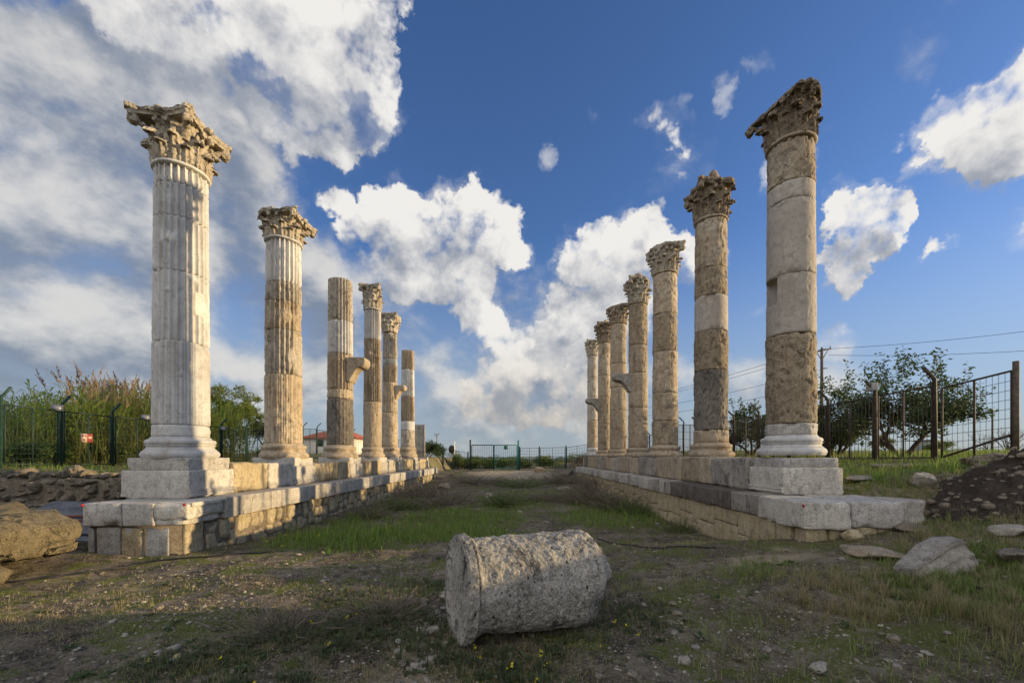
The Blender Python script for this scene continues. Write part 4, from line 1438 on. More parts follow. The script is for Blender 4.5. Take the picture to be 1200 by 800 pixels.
def wire(a, b, sag, r, label):
    pts = []
    for i in range(25):
        t = i / 24
        p = a.lerp(b, t); p.z -= sag * 4 * t * (1 - t)
        pts.append(p)
    mb = MB(); mb.add(*tube(pts, r, 4, False))
    tag(mb.build('power_line', M['wire']), label, 'power line', 'power lines of the right hand poles')


for k, (yl, yr, pe) in enumerate(((409, 384, 1262), (416, 411, 1262))):
    a = at(963 + k * 8, yl, 32); b = at(1330, yr - 14 + k * 4, 27)
    wire(a, b, .30, .014, ['upper power line climbing to the right edge above the orange tree', 'lower power line running to the right edge above the mesh gate'][k])
for k, (dz, dx) in enumerate(((0, -.6), (0, .6), (-1.5, .3), (-2.6, .3))):
    wire(p1 + Vector((dx, 0, dz)), p4 + Vector((dx, 0, dz * .9)), .5, .016, ['topmost power line passing behind the two nearest right columns', 'second power line passing behind the two nearest right columns',
         'third power line down behind the two nearest right columns', 'lowest power line behind the two nearest right columns'][k])

# ------------------------------------------------------------------ house, shed, road sign
hz0 = gz(-26, 62)
t = thing('house', (-26, 62, hz0), 'low cream house with a red roof, between the second and third left columns', 'house')
ez = EYE + (CY - 512.5) * 60 / FPX
mb = MB(); mb.add(*box((-26.2, 63, (hz0 - .3 + ez) / 2), (7.2, 6, ez - hz0 + .3))); mb.build('wall', M['cream_wall'], t)
V = [(-30.2, 59.6, ez), (-22.2, 59.6, ez), (-22.2, 66.4, ez), (-30.2, 66.4, ez), (-28.4, 63, ez + 1.0), (-24.0, 63, ez + 1.0)]
V += [(x, y, z - .14) for (x, y, z) in V[:4]]
mb = MB(); mb.add(V, [(0, 1, 5, 4), (1, 2, 5), (2, 3, 4, 5), (3, 0, 4), (6, 7, 1, 0), (7, 8, 2, 1), (8, 9, 3, 2), (9, 6, 0, 3), (9, 8, 7, 6)]); mb.build('roof', M['red_roof'], t, False)
mb = MB(); mb.add(*box((-27.4, 59.97, ez - .75), (.9, .08, .9))); mb.build('window', M['dark_green'], t)
mb = MB(); mb.add(*box((-24.0, 59.97, ez - 1.15), (.95, .08, 2.0))); mb.build('door', M['rust'], t)
sz = gz(57.5, 60)
t = thing('shed', (57.5, 60, sz), 'tiny grey shed far off behind the mesh fence', 'shed')
mb = MB(); mb.add(*box((58, 60, EYE + .9), (1.8, 1.8, 2.6))); mb.build('wall', M['box_grey'], t)
mb = MB(); mb.add(*box((58, 60, EYE + 2.25), (2.1, 2.1, .12))); mb.build('roof', M['concrete_pole'], t)
t = thing('road_sign', (-6.15, 44, gz(-6.15, 44)), 'pale road sign seen edge on behind the far fence', 'road sign')
zc = EYE + (CY - 525) * 44 / FPX
mb = MB(); mb.add(*tube([(-6.15, 44, gz(-6.15, 44) - .1), (-6.15, 44, zc + .5)], .04, 6)); mb.build('post', M['lamp_metal'], t)
mb = MB()
v, f = lathe([(.02, -.015), (.62, -.015), (.62, .015), (.02, .015)], 24, (0, 0, 0))
v = v[:, [2, 0, 1]]
v = v * np.array([1, .95, 1.1]); v = rot_z(v, .07)
mb.add(v + np.array([-6.15, 43.93, zc]), f); mb.build('plate', M['white_paint'], t)
v, f = lathe([(.02, -.015), (.42, -.015), (.42, .015), (.02, .015)], 24, (0, 0, 0))
v = rot_z(v[:, [2, 0, 1]], 1.0)
mb = MB(); mb.add(v + np.array([-6.5, 44.1, zc - .1]), f); mb.build('dark_plate', M['rust'], t)


# ------------------------------------------------------------------ foliage
def leaves(name, C, size, mat, parent=None, up=.3, aspect=.45, dry=.1, tint=None, droop=0.0, seed=0):
    rs = np.random.RandomState(seed)
    n = len(C)
    d = rs.randn(n, 3); d[:, 2] = d[:, 2] * .6 + droop
    d /= np.linalg.norm(d, axis=1, keepdims=True)
    nn = rs.randn(n, 3); nn[:, 2] += up * 2
    s = np.cross(nn, d); s /= np.maximum(np.linalg.norm(s, axis=1, keepdims=True), 1e-6)
    u = np.cross(d, s)
    L = (size * rs.uniform(.6, 1.3, n))[:, None]
    W = L * aspect
    v = np.stack([C, C + d * L * .5 + s * W * .5 + u * L * .10, C + d * L, C + d * L * .5 - s * W * .5 + u * L * .10], 1).reshape(-1, 3)
    tt = np.repeat(rs.rand(n) if tint is None else np.clip(tint + rs.uniform(-.2, .2, n), 0, 1), 4)
    dr = np.repeat((rs.rand(n) < dry) * rs.uniform(.3, 1, n), 4)
    org = np.array(parent['_o']) if parent is not None else 0
    o = quads_mesh(name, v - org, np.arange(n * 4), 4, mat, {'tint': tt, 'dry': dr})
    if parent is not None:
        o.parent = parent
    return o


def clumps(centres, radii, per, rs, shell=.35):
    out = []
    for c, r, n in zip(centres, radii, per):
        p = rs.randn(int(n), 3)
        p /= np.linalg.norm(p, axis=1, keepdims=True)
        p = p * (rs.rand(int(n), 1) ** shell)
        out.append(np.array(c) + p * np.array(r))
    return np.concatenate(out)


def grow(rs, p, d, L, r, depth, segs, tips, spread=.7, rise=.25, nb=3):
    n = 4
    pts, rad = [Vector(p)], [r]
    dd = Vector(d).normalized()
    for i in range(n):
        dd = (dd + Vector(rs.randn(3)) * .13 + Vector((0, 0, rise * .12))).normalized()
        pts.append(pts[-1] + dd * L / n)
        rad.append(r * (1 - .45 * (i + 1) / n))
    segs.append((pts, rad))
    if depth == 0:
        tips.append(pts[-1]); tips.append(pts[-2]); tips.append(pts[-3])
        return
    for k in range(nb):
        q = pts[-1] if k < 2 else pts[-2]
        a = rs.uniform(0, 6.28)
        side = Vector((math.cos(a), math.sin(a), rs.uniform(-.2, .5)))
        grow(rs, q, dd + side * spread, L * rs.uniform(.6, .85), rad[-1] * .8, depth - 1, segs, tips, spread, rise, nb)


def tree(name, X, Y, label, stems, h, crown_r, leaf_size, nleaf, mat, seed, cat='tree', group=None, depth=2, dry=.06, clr=.34, spread=.75, lean=.45, aspect=.45, z=None, droop=0.0, ell=None, sprigs=0):
    rs = np.random.RandomState(seed)
    z = gz(X, Y) if z is None else z
    t = thing(name, (X, Y, z), label, cat, group)
    segs, tips = [], []
    for k in range(stems):
        a = 6.28 * k / stems + rs.uniform(-.4, .4)
        d = Vector((math.cos(a) * lean, math.sin(a) * lean, 1.0))
        grow(rs, (X + math.cos(a) * .08, Y + math.sin(a) * .08, z - .1), d, h * .42, .035 * h ** .7 + .02, depth, segs, tips, spread)
    mb = MB()
    for pts, rad in segs: mb.add(*tube(pts, rad, 6))
    mb.build('trunk', M['bark'], t)
    tips = np.array([tuple(p) for p in tips])
    m = max(1, nleaf // len(tips))
    C = clumps(tips, [crown_r * rs.uniform(.6, 1.25) * np.array([1, 1, .8]) for _ in tips], [m * rs.uniform(.5, 1.5) for _ in tips], rs, clr)
    if ell:
        ex, ez, rx, rz, nc, per = ell
        q = rs.randn(nc, 3); q /= np.linalg.norm(q, axis=1, keepdims=True)
        q = q * (.45 + .55 * rs.rand(nc, 1) ** .6)
        cc = np.array([X + ex, Y, z + ez]) + q * np.array([rx, rx * .8, rz])
        rr = [np.array([.5, .5, .38]) * rs.uniform(.5, 1.15) for _ in range(nc)]
        C = np.concatenate([C, clumps(cc, rr, [per * rs.uniform(.4, 1.4)] * nc, rs, clr)])
        for k in range(sprigs):
            a = rs.uniform(0, 6.28); f = rs.uniform(.1, .95)
            b = np.array([X + ex + math.cos(a) * rx * f, Y + math.sin(a) * rx * .7 * f, z + ez + rz * math.sqrt(1 - f * f) * .9])
            d = np.array([math.cos(a) * .35 * f, 0, 1.0]) * rs.uniform(.3, .95)
            w_ = rs.rand(38, 1)
            C = np.concatenate([C, b + d * w_ + rs.randn(38, 3) * .07])
    leaves('crown', C, leaf_size, mat, t, dry=dry, seed=seed, aspect=aspect, droop=droop)
    return t


tree('orange_tree', 13.6, 15.0, 'dark green orange tree with forked trunks and sprigs above the right fence', 4, 2.6, .30, .125, 6500, M['orange_leaf'], 11, depth=2, spread=.75, lean=.5, ell=(0.1, 1.8, 2.0, 1.2, 60, 125), sprigs=26)
tree('shrub', 13.9, 18.4, 'leafy dark shrub behind the fence just right of the nearest right column', 3, 2.2, .4, .15, 3000, M['orange_leaf'], 14, 'shrub', None, 2, lean=.5, ell=(0, 1.6, 1.2, 1.3, 36, 130), sprigs=10)
tree('shrub', 13.6, 24.5, 'dark shrub behind the fence between the two nearest right columns', 3, 2.2, .45, .16, 3000, M['orange_leaf'], 17, 'shrub', None, 2, lean=.5, ell=(0, 1.6, 1.5, 1.2, 36, 130), sprigs=8)
tree('shrub', 15.8, 21.5, 'low dark bush half hidden behind the nearest right column', 3, 2.0, .5, .16, 3500, M['orange_leaf'], 19, 'shrub', None, 2, lean=.5)
tree('green_tree', -20.6, 31.0, 'broad yellowish green tree behind the fence between the first two left columns', 3, 4.2, .6, .20, 9000, M['tree_leaf'], 21, depth=2, aspect=.3, lean=.35, ell=(0, 3.2, 2.2, 2.0, 80, 150))
tree('green_tree', -18.4, 32.0, 'small darker tree at the right foot of the yellowish green tree', 3, 2.9, .6, .18, 6000, M['orange_leaf'], 24, depth=2, aspect=.3)
tree('evergreen_shrub', -7.3, 36.0, 'round dark evergreen shrub just past the stump of the left row', 3, 1.5, .35, .12, 4000, M['orange_leaf'], 27, 'shrub', None, 2, lean=.4)
tree('shrub', -5.4, 43.0, 'small light green bush behind the far fence near the road sign', 3, 1.5, .4, .14, 2200, M['hedge_leaf'], 29, 'shrub', None, 2)
tree('shrub', -20.3, 37.0, 'small sunlit bush at the fence right beside the third left column', 3, 1.6, .4, .14, 1500, M['hedge_leaf'], 30, 'shrub', None, 2)
t = tree('bare_shrub', 45.5, 40, 'leafless brown shrub seen through the mesh gate', 6, 3.4, .3, .08, 600, M['twig'], 31, 'shrub', None, 3, lean=.6)
t = tree('bare_tree', 13.0, 58, 'thin bare tree behind the farthest right column', 4, 4.6, .3, .08, 400, M['twig'], 33, 'tree', None, 3, lean=.5)
for k, (X, Y, hh, lab) in enumerate(((-17.6, 16.2, 1.1, 'low green bush at the foot of the left fence, below the warning sign'), (-18.0, 18.6, 1.4, 'dark green bush behind the left fence, in front of the reeds'), (-17.0, 14.6, .9, 'small bright bush behind the left fence near the picture edge'),
                                  (26.0, 30, 1.2, 'low rounded bush out in the field behind the orange tree'), (33.0, 33, 1.2, 'low green bush in the field seen below the mesh gate wires'))):
    tree('shrub', X, Y, lab, 3, hh, .35, .13, 2200, M['hedge_leaf'], 50 + k, 'shrub', None, 2, lean=.6)

# hedge of low bushes behind the gate
rs = np.random.RandomState(3)
t = thing('hedge', (0, 46, gz(0, 46)), 'low sunlit green hedge behind the far gate', 'hedge')
n = 70
cx_ = rs.uniform(-10, 9.5, n); cy_ = rs.uniform(43.5, 50, n)
cz_ = ground_z(cx_, cy_) + rs.uniform(.3, .95, n)
C = clumps(np.stack([cx_, cy_, cz_], 1), [np.array([.9, .7, .5]) * rs.uniform(.6, 1.1) for _ in range(n)], [420] * n, rs, .4)
leaves('foliage', C, .16, M['hedge_leaf'], t, dry=.15, seed=4)
t = thing('dry_bush', (6.6, 38.5, gz(6.6, 38.5)), 'brown dry bush at the far end of the right platform', 'bush')
C = clumps([(6.3, 38.6, gz(6.3, 38.6) + .6), (7.2, 38.8, gz(7.2, 38.8) + .8), (5.6, 38.7, gz(5.6, 38.7) + .4)], [np.array([.7, .6, .7])] * 3, [900] * 3, rs, .5)
leaves('foliage', C, .16, M['twig'], t, aspect=.2, dry=.3, seed=5)

# far tree line on both sides of the sea view
C = []
for k in range(420):
    sgn = rs.choice([-1, 1])
    x = sgn * rs.uniform(30, 170) * (1.0 if sgn > 0 else 1.0) - (12 if sgn < 0 else -4)
    y = rs.uniform(85, 125)
    if -2 < x / y * 1.0 * 0 + x < 2: continue
    h = rs.uniform(.6, 2.2)
    C.append(clumps([(x, y, gz(x, y) + h * .5)], [np.array([2.2, 1.5, h * .6])], [130], rs, .4))
o = leaves('far_treeline', np.concatenate(C), .6, M['orange_leaf'], None, seed=6)
tag(o, 'dark low line of distant trees and scrub along the horizon', 'trees', kind='stuff')

# reeds
def reeds():
    rs = np.random.RandomState(9)
    V, T, D = [], [], []
    PV, PT = [], []
    n = 1700
    for k in range(n):
        Y = rs.uniform(16.6, 27); X = -16.2 - abs(rs.randn()) * 4.2 - rs.uniform(0, 6) * (rs.rand() < .5)
        z = gz(X, Y) if k % 9 == 0 else 1.25 + .15 * rs.rand()
        px_ = CX + X / Y * FPX
        plume = px_ > 95 and px_ < 215
        h = rs.uniform(2.2, 3.3) * (1.12 if plume else 1.0) * (Y / 20) ** .5
        ln = rs.randn(2) * .16 * h
        top = np.array([X + ln[0], Y + ln[1], z + h])
        base = np.array([X, Y, z])
        w = np.array([.014, .004, 0])
        V += [base - w, base + w, top + w * .5, top - w * .5]; T += [rs.rand()] * 4; D += [.5] * 4
        dryb = rs.uniform(.0, .50) if plume else rs.uniform(0, .12)
        for q in range(rs.randint(9, 15)):
            f = rs.uniform(.18, 1.0)
            p = base + (top - base) * f
            a = rs.uniform(0, 6.28)
            d = np.array([math.cos(a), math.sin(a), rs.uniform(.3, 1.2)])
            d /= np.linalg.norm(d)
            L = rs.uniform(.35, .75)
            s = np.cross(d, [0, 0, 1]); s /= np.linalg.norm(s); s = s * rs.uniform(.02, .036)
            m_ = p + d * L * .6; e = p + d * L * .9 + np.array([d[0] * .25, d[1] * .25, -.18]) * L
            V += [p - s * .4, m_ - s, e, m_ + s]
            tt = np.clip(rs.rand() * .6 + .35 * f, 0, 1)
            T += [tt] * 4; D += [np.clip(dryb + rs.uniform(-.2, .2) + .3 * (f < .4), 0, 1)] * 4
        if plume and rs.rand() < .62:
            dirn = (top - base) / h
            lean = rs.randn(2) * .25
            for q in range(40):
                f = rs.rand()
                p = top + (dirn + np.array([lean[0], lean[1], 0]) * f) * f * .55
                a = rs.uniform(0, 6.28)
                d = np.array([math.cos(a) * .5, math.sin(a) * .5, .9])
                L = .16 * (1.15 - f)
                s = np.array([-math.sin(a), math.cos(a), 0]) * .014
                PV += [p - s, p + d * L * .5 - s, p + d * L, p + d * L * .5 + s]; PT += [rs.rand()] * 4
    V = np.array(V)
    o = quads_mesh('reeds', V, np.arange(len(V)), 4, M['reed_leaf'], {'tint': T, 'dry': D})
    tag(o, 'tall green and straw coloured reeds behind the left fence', 'reeds', kind='stuff')
    PV = np.array(PV)
    o = quads_mesh('reed_plumes', PV, np.arange(len(PV)), 4, M['plume'], {'tint': PT, 'dry': np.zeros(len(PT))})
    tag(o, 'brown feathery seed plumes on top of the reeds', 'reeds', kind='stuff')


reeds()

# ------------------------------------------------------------------ fallen column drum in the street
def fallen_drum():
    L, n, m = 1.40, 220, 170
    phi = R(21)
    axd = Vector((math.cos(phi), math.sin(phi), -.03)).normalized()
    c0 = Vector((-.54, 3.90, EYE - 1.215))
    u = Vector((-axd.y, axd.x, 0)).normalized()
    w = axd.cross(u)
    th = np.linspace(0, 2 * math.pi, n, endpoint=False)
    s = np.concatenate([[0, .004], np.linspace(.012, .15, 22), np.linspace(.16, L - .02, m - 30), [L - .008, L]])
    TH, S = np.meshgrid(th, s)
    Rr = .445 + (.525 - .445) * (S / L)
    # raised fillet and ring at the near end
    rim = np.where(S < .085, .048, 0) + .02 * np.exp(-((S - .115) / .018) ** 2)
    rim = np.where(S < .016, rim - .016, rim)
    P = np.stack([S * 1.0, np.cos(TH) * Rr, np.sin(TH) * Rr], -1).reshape(-1, 3)
    e0 = fbm(P * 1.3 + 3, 3, 5).reshape(TH.shape); e1 = fbm(P * 4 + 7, 4, 6).reshape(TH.shape)
    e2 = fbm(P * 15, 3, 7).reshape(TH.shape); e3 = fbm(P * 40, 2, 9).reshape(TH.shape)
    upz = np.sin(TH)      # w is up
    wear = sstep(e0 + .5 * e1, .32, .7)
    Rr = Rr + rim * (1 - wear * .85)
    Rr = Rr + .020 * e1 + .015 * e2 + .010 * e3 + .03 * e0
    pits = np.clip(fbm(P * 11 + 31, 4, 15, .65).reshape(TH.shape) - .22, 0, 1)
    Rr = Rr - pits * .035
    # eaten away underneath and at the far lower corner
    low = sstep(-upz, .45, .95)
    Rr = Rr - low * (.05 + .14 * np.clip(e0 + .35 * e1 + .25, 0, 1)) * sstep(S, .02, .3)
    Rr = Rr - sstep(S, L - .30, L) * sstep(-upz - .6 * np.cos(TH), .1, 1.1) * .16
    Rr = Rr - sstep(S, L - .16, L) ** 2 * .11 * (1 + e1)
    ho = np.sqrt((S - 1.26) ** 2 + ((TH - 2.05) * .5) ** 2)
    Rr = Rr - .07 * sstep(ho, .06, .02)
    c = np.array(c0); A = np.array(axd); Uv = np.array(u); W = np.array(w)
    V = c + S[..., None] * A + (np.cos(TH) * Rr)[..., None] * Uv + (np.sin(TH) * Rr)[..., None] * W
    V = V.reshape(-1, 3)
    F = []
    k = len(s)
    for i in range(k - 1):
        for j in range(n):
            q = i * n + j; p2 = i * n + (j + 1) % n
            F.append((q, p2, p2 + n, q + n))
    VV = [V]; base = len(V)
    # end faces: slightly dished and battered rings of vertices
    for end, s0, sg in ((0, 0.0, 1), (k - 1, L, -1)):
        prev = [end * n + j for j in range(n)]
        rr0 = Rr[end]
        for q, fr in enumerate((.93, .8, .66, .52, .38, .25, .12)):
            pp = np.stack([np.full(n, s0), np.cos(th) * fr, np.sin(th) * fr], 1)
            ee = fbm(pp * 3 + 2, 3, 21); ef = fbm(pp * 11 + 2, 3, 23)
            dd = sg * (.010 + .014 * ee + .010 * ef) + (0 if end == 0 else -.05 * (1 - fr) * (1 + ee))
            if end == 0: dd = dd + .05 * np.clip(ee - .1, 0, 1) * sstep(-np.sin(th), .2, .8)
            v = c + (s0 + dd)[:, None] * A + (np.cos(th) * rr0 * fr)[:, None] * Uv + (np.sin(th) * rr0 * fr)[:, None] * W
            VV.append(v)
            cur = [base + j for j in range(n)]; base += n
            for j in range(n):
                f = (prev[j], cur[j], cur[(j + 1) % n], prev[(j + 1) % n])
                F.append(f if sg > 0 else f[::-1])
            prev = cur
        F.append(tuple(prev) if sg < 0 else tuple(prev[::-1]))
    mb = MB(); mb.add(np.concatenate(VV), F)
    o = mb.build('fallen_column_drum', M['drum'], loc=tuple(c0 + axd * L / 2 - Vector((0, 0, .5))))
    tag(o, 'weathered grey column drum lying on its side in the middle of the street', 'column drum')


fallen_drum()

# ------------------------------------------------------------------ big stones
mb = MB()
v, f = rblock((0, 0, 0), (1.65, 1.2, .74), 0, .045, .10, .05, 71, (0, 0), 16, 2.2)
v[:, 2] += -.10 * v[:, 0] * (v[:, 2] > -.1) - .42 * np.clip(v[:, 0] - .45, 0, 1) * (v[:, 2] > -.1) + .06 * fbm(v * 3, 3, 4) + .025 * fbm(v * 11, 3, 6)
v += .05 * np.stack([fbm(v * 5 + 3, 3, 8), fbm(v * 5 + 9, 3, 9), 0 * v[:, 0]], 1)
v[:, 0] += .10 * v[:, 2]
v[:, 2] *= 1 - .25 * sstep(-v[:, 2], 0, .4) * sstep(v[:, 0], 0, .8)
mb.add(rot_z(v, -.22) + np.array([-7.42, 5.95, .56]), f)
tag(mb.build('boulder', M['boulder'], loc=(-7.38, 5.95, .1)), 'large mossy brown boulder with sunlit top at the left edge', 'boulder')
mb = MB(); mb.add(*rock((-6.85, 5.5, .17), (.75, .5, .42), 72, 4, 6, .1, .3))
tag(mb.build('rock', M['boulder'], loc=(-6.85, 5.5, 0)), 'brown rock wedged under the large mossy boulder', 'rock')

# moulded block on the right slope
X, Y, z = on_ground(1112, 676)
v, f = rblock((0, 0, 0), (.78, .40, .36), 0, .02, .03, .010, 207, chips=7, freq=7)
tp = .42 + .58 * sstep(v[:, 0], -.46, .30)
u = v[:, 2] / .40 + .5
front = sstep(-v[:, 1], .06, .19)
gro = .035 * sstep(u, .50, .62) - .035 * sstep(u, .74, .88) + .022 * np.sin(np.clip((u - .30) / .25, 0, 1) * math.pi)
v[:, 1] += front * (gro * 1.3 + .16 * u * u)
v[:, 2] = (v[:, 2] + .2) * tp - .2 + .02 * fbm(v * 5, 3, 2)
v[:, 1] *= .75 + .25 * tp
a_ = R(-6)
x2 = v[:, 0] * math.cos(a_) + v[:, 2] * math.sin(a_); z2 = -v[:, 0] * math.sin(a_) + v[:, 2] * math.cos(a_)
v = rot_z(np.stack([x2, v[:, 1], z2], 1), .22) + np.array([X + .02, Y + .18, z + .16])
mb = MB(); mb.add(v, f)
tag(mb.build('moulded_block', M['pale_rock'], loc=(X, Y, z)), 'pale wedge shaped block with carved mouldings lying in the grass on the right slope', 'carved block')
for (px_, py_, s, sd, mt, nm, lab) in (
        (1182, 626, (.42, .3, .24), 81, 'pale_rock', 'rock', 'pale flat topped rock at the right edge below the dirt pile'),
        (1196, 656, (.6, .4, .2), 82, 'rubble', 'rock', 'dark slab of rock at the right edge beside the carved block'),
        (1026, 652, (.95, .6, .22), 83, 'tan', 'rock', 'broad flat sandy rock half buried in front of the right platform corner'),
        (1001, 633, (.34, .28, .24), 84, 'yellow', 'rock', 'small yellowish rock against the front of the right platform'),
        (1068, 620, (.55, .4, .16), 85, 'rubble', 'rock', 'dark flat rock in the grass just right of the right platform'),
        (1014, 561, (1.3, .4, .12), 86, 'pale_rock', 'rock', 'long flat pale slab in the terrace grass behind the nearest right pedestal'),
        (1080, 566, (.45, .35, .30), 87, 'pale_rock', 'rock', 'pointed pale rock in the sunny grass before the orange tree'),
        (1060, 547, (1.6, .5, .14), 88, 'rubble', 'rock', 'low flat stone strip on the terrace in front of the fence'),
        (1163, 545, (1.2, .7, .35), 89, 'rubble', 'rock', 'grey stone lump in the grass below the mesh gate'),
        (520, 572, (.9, .6, .45), 91, 'tan', 'rock', 'tan rock by the far end of the left platform'),
        (575, 582, (.8, .5, .3), 92, 'pale_rock', 'rock', 'pale rock in the weeds in the middle of the street'),
        (660, 575, (1.1, .6, .45), 93, 'pale_rock', 'rock', 'long pale rock near the far end of the right platform'),
        (632, 553, (1.0, .6, .6), 94, 'tan', 'rock', 'sandy rock on the mound in front of the far gate'),
        (665, 556, (1.3, .7, .5), 95, 'rubble', 'rock', 'brown rock on the mound beside the dry bush')):
    X, Y, z = on_ground(px_, py_)
    mb = MB(); mb.add(*rock((X, Y, z + s[2] * .22), s, sd, 4, 8, .10, sd * .7, .04))
    tag(mb.build(nm, M[mt], loc=(X, Y, z)), lab, 'rock')

# dirt pile
th_, rr_ = np.meshgrid(np.linspace(0, 2 * math.pi, 90, endpoint=False), np.linspace(0, 1, 46))
rad = 1.45
px_ = 8.05 + rr_ * rad * np.cos(th_) * 1.15; py_ = 6.75 + rr_ * rad * np.sin(th_) * .8
pp = np.stack([px_, py_, np.zeros_like(px_)], -1).reshape(-1, 3)
hz = ground_z(px_, py_) - .06 + .50 * (1 - sstep(rr_, .05, 1.0)) + ((.16 * fbm(pp * 2.2, 3, 2) + .09 * fbm(pp * 7, 3, 3) + .05 * fbm(pp * 18, 2, 5)).reshape(px_.shape)) * (1 - rr_ ** 3)
V = np.stack([px_, py_, hz], -1).reshape(-1, 3)
F_ = []
for i in range(45):
    for j in range(90):
        F_.append((i * 90 + j, i * 90 + (j + 1) % 90, (i + 1) * 90 + (j + 1) % 90, (i + 1) * 90 + j))
F_ = [f[::-1] for f in F_]
M['spoil'] = stone('spoil', (.075, .055, .04), (.15, .115, .085), (.05, .04, .03), .4, (.03, .025, .02), .7, .8, 1.3, 3.0)
dp = thing('dirt_pile', (8.05, 6.75, gz(8.05, 6.75)), 'dark pile of earth and stones at the right edge below the mesh gate', 'dirt pile')
mb = MB(); mb.add(V, F_); mb.build('earth', M['spoil'], dp)
rs = np.random.RandomState(12)
mb = MB()
for k in range(260):
    q = rs.rand() ** .6; a_ = rs.uniform(0, 6.28)
    i = int(q * 45); j = int(a_ / 6.2832 * 90) % 90
    p = V[i * 90 + j]
    s = rs.uniform(.025, .09) if rs.rand() < .85 else rs.uniform(.09, .17)
    mb.add(*rock(p + np.array([0, 0, s * .1]), (s * 1.3, s, s * .8), rs.randint(60), 2, 4, .1, rs.uniform(0, 6)))
tag(mb.build('stones', M['rubble'], dp), kind='stuff')

# ------------------------------------------------------------------ trench on the left: rubble wall, sheets, pipe
t = thing('rubble_wall', (-10.5, 10.3, -.2), 'low dark rubble wall behind the trench left of the white column', 'wall')
t['kind'] = 'thing'
mb = MB()
x = -15.0
while x < -7.4:
    z = -.35
    w = rs.uniform(.16, .5)
    while z < 1.22:
        h_ = rs.uniform(.10, .30)
        mb.add(*rock((x + w / 2 + rs.uniform(-.06, .06), 10.3 + rs.uniform(-.09, .09) + .12 * z, z + h_ / 2), (w * 1.12, .5, h_ * 1.12), rs.randint(5000), 4, 12, .16, rs.uniform(-.2, .2), .11))
        z += h_ * .9
    x += w * .93
mb.add(*rblock((-11.2, 10.48, .42), (7.7, .45, 1.5), 0, .12, .05, .05, 5, chips=20))
mb.build('stonework', M['rubble'], t)
mb = MB()
for (x, y_, z_, sx, sy, sz) in ((-12.2, 9.55, .55, 1.9, 1.1, .8), (-13.8, 9.3, .5, 1.8, 1.2, .9), (-10.6, 9.8, .40, 1.4, .8, .6)):
    mb.add(*rock((x, y_, z_ - .15), (sx, sy, sz), int(-x * 10), 4, 6, .12, .1, .05))
mb.build('earth_ledge', M['boulder'], t)


def sheet(cx_, cy_, cz_, lx, ly, tilt, rot, label, sd):
    nx_, ny_ = 24, 121
    rs = np.random.RandomState(sd)
    uu, vv = np.meshgrid(np.linspace(-lx / 2, lx / 2, nx_), np.linspace(-ly / 2, ly / 2, ny_))
    z = .016 * np.sin(vv / .076 * 2 * math.pi) + .02 * np.sin(uu * 1.7 + sd) + tilt * vv
    V = np.stack([uu, vv, z], -1).reshape(-1, 3)
    V2 = V - np.array([0, 0, .006])
    n = len(V)
    F = []
    for i in range(ny_ - 1):
        for j in range(nx_ - 1):
            q = i * nx_ + j
            F.append((q, q + 1, q + nx_ + 1, q + nx_)); F.append((n + q, n + q + nx_, n + q + nx_ + 1, n + q + 1))
    mb = MB(); mb.add(rot_z(np.concatenate([V, V2]), rot) + np.array([cx_, cy_, cz_]), F)
    tag(mb.build('corrugated_sheet', M['zinc'], loc=(cx_, cy_, cz_)), label, 'metal sheet', 'corrugated sheets in the trench')


zt = -.12
sheet(-8.95, 8.75, .30, 2.3, 1.15, .42, .05, 'lowest grey corrugated sheet leaning in the trench left of the platform', 1)
sheet(-8.85, 8.85, .41, 2.2, 1.05, .42, -.02, 'middle grey corrugated sheet of the small stack in the trench', 2)
sheet(-9.0, 9.0, .52, 2.3, .80, .42, .03, 'topmost corrugated sheet of the stack, under the red pipe', 3)
mb = MB(); mb.add(*tube([(-10.1, 8.72, .47), (-7.9, 8.78, .50)], .025, 8))
tag(mb.build('pipe', M['red_rust'], loc=(-9, 8.75, .45)), 'thin rusty red pipe lying on the corrugated sheets', 'pipe')
mb = MB(); mb.add(*tube([(-10.1, 8.58, .41), (-7.9, 8.62, .43)], .018, 8))
tag(mb.build('pipe', M['red_rust'], loc=(-9, 8.6, .4)), 'thinner rusty rod lying just below the red pipe on the sheets', 'pipe')


# ------------------------------------------------------------------ hoses
def hose(pix, label, r=.014):
    P = [Vector(on_ground(*p)) for p in pix]
    pts = []
    for i in range(len(P) - 1):
        for q in range(6):
            p = P[i].lerp(P[i + 1], q / 6)
            p.z = gz(p.x, p.y) + r + .012
            p.x += .02 * math.sin(i * 2 + q); pts.append(p)
    mb = MB(); mb.add(*tube(pts, r, 7))
    tag(mb.build('hose', M['black_hose'], loc=tuple(pts[0])), label, 'hose')


hose([(-30, 688), (20, 683), (70, 677), (120, 669), (170, 660), (220, 655), (275, 650), (330, 647)], 'black hose lying across the gravel in front of the left platform')
hose([(700, 632), (740, 640), (785, 642), (850, 644)], 'black hose lying on the grass to the right of the fallen drum', .012)

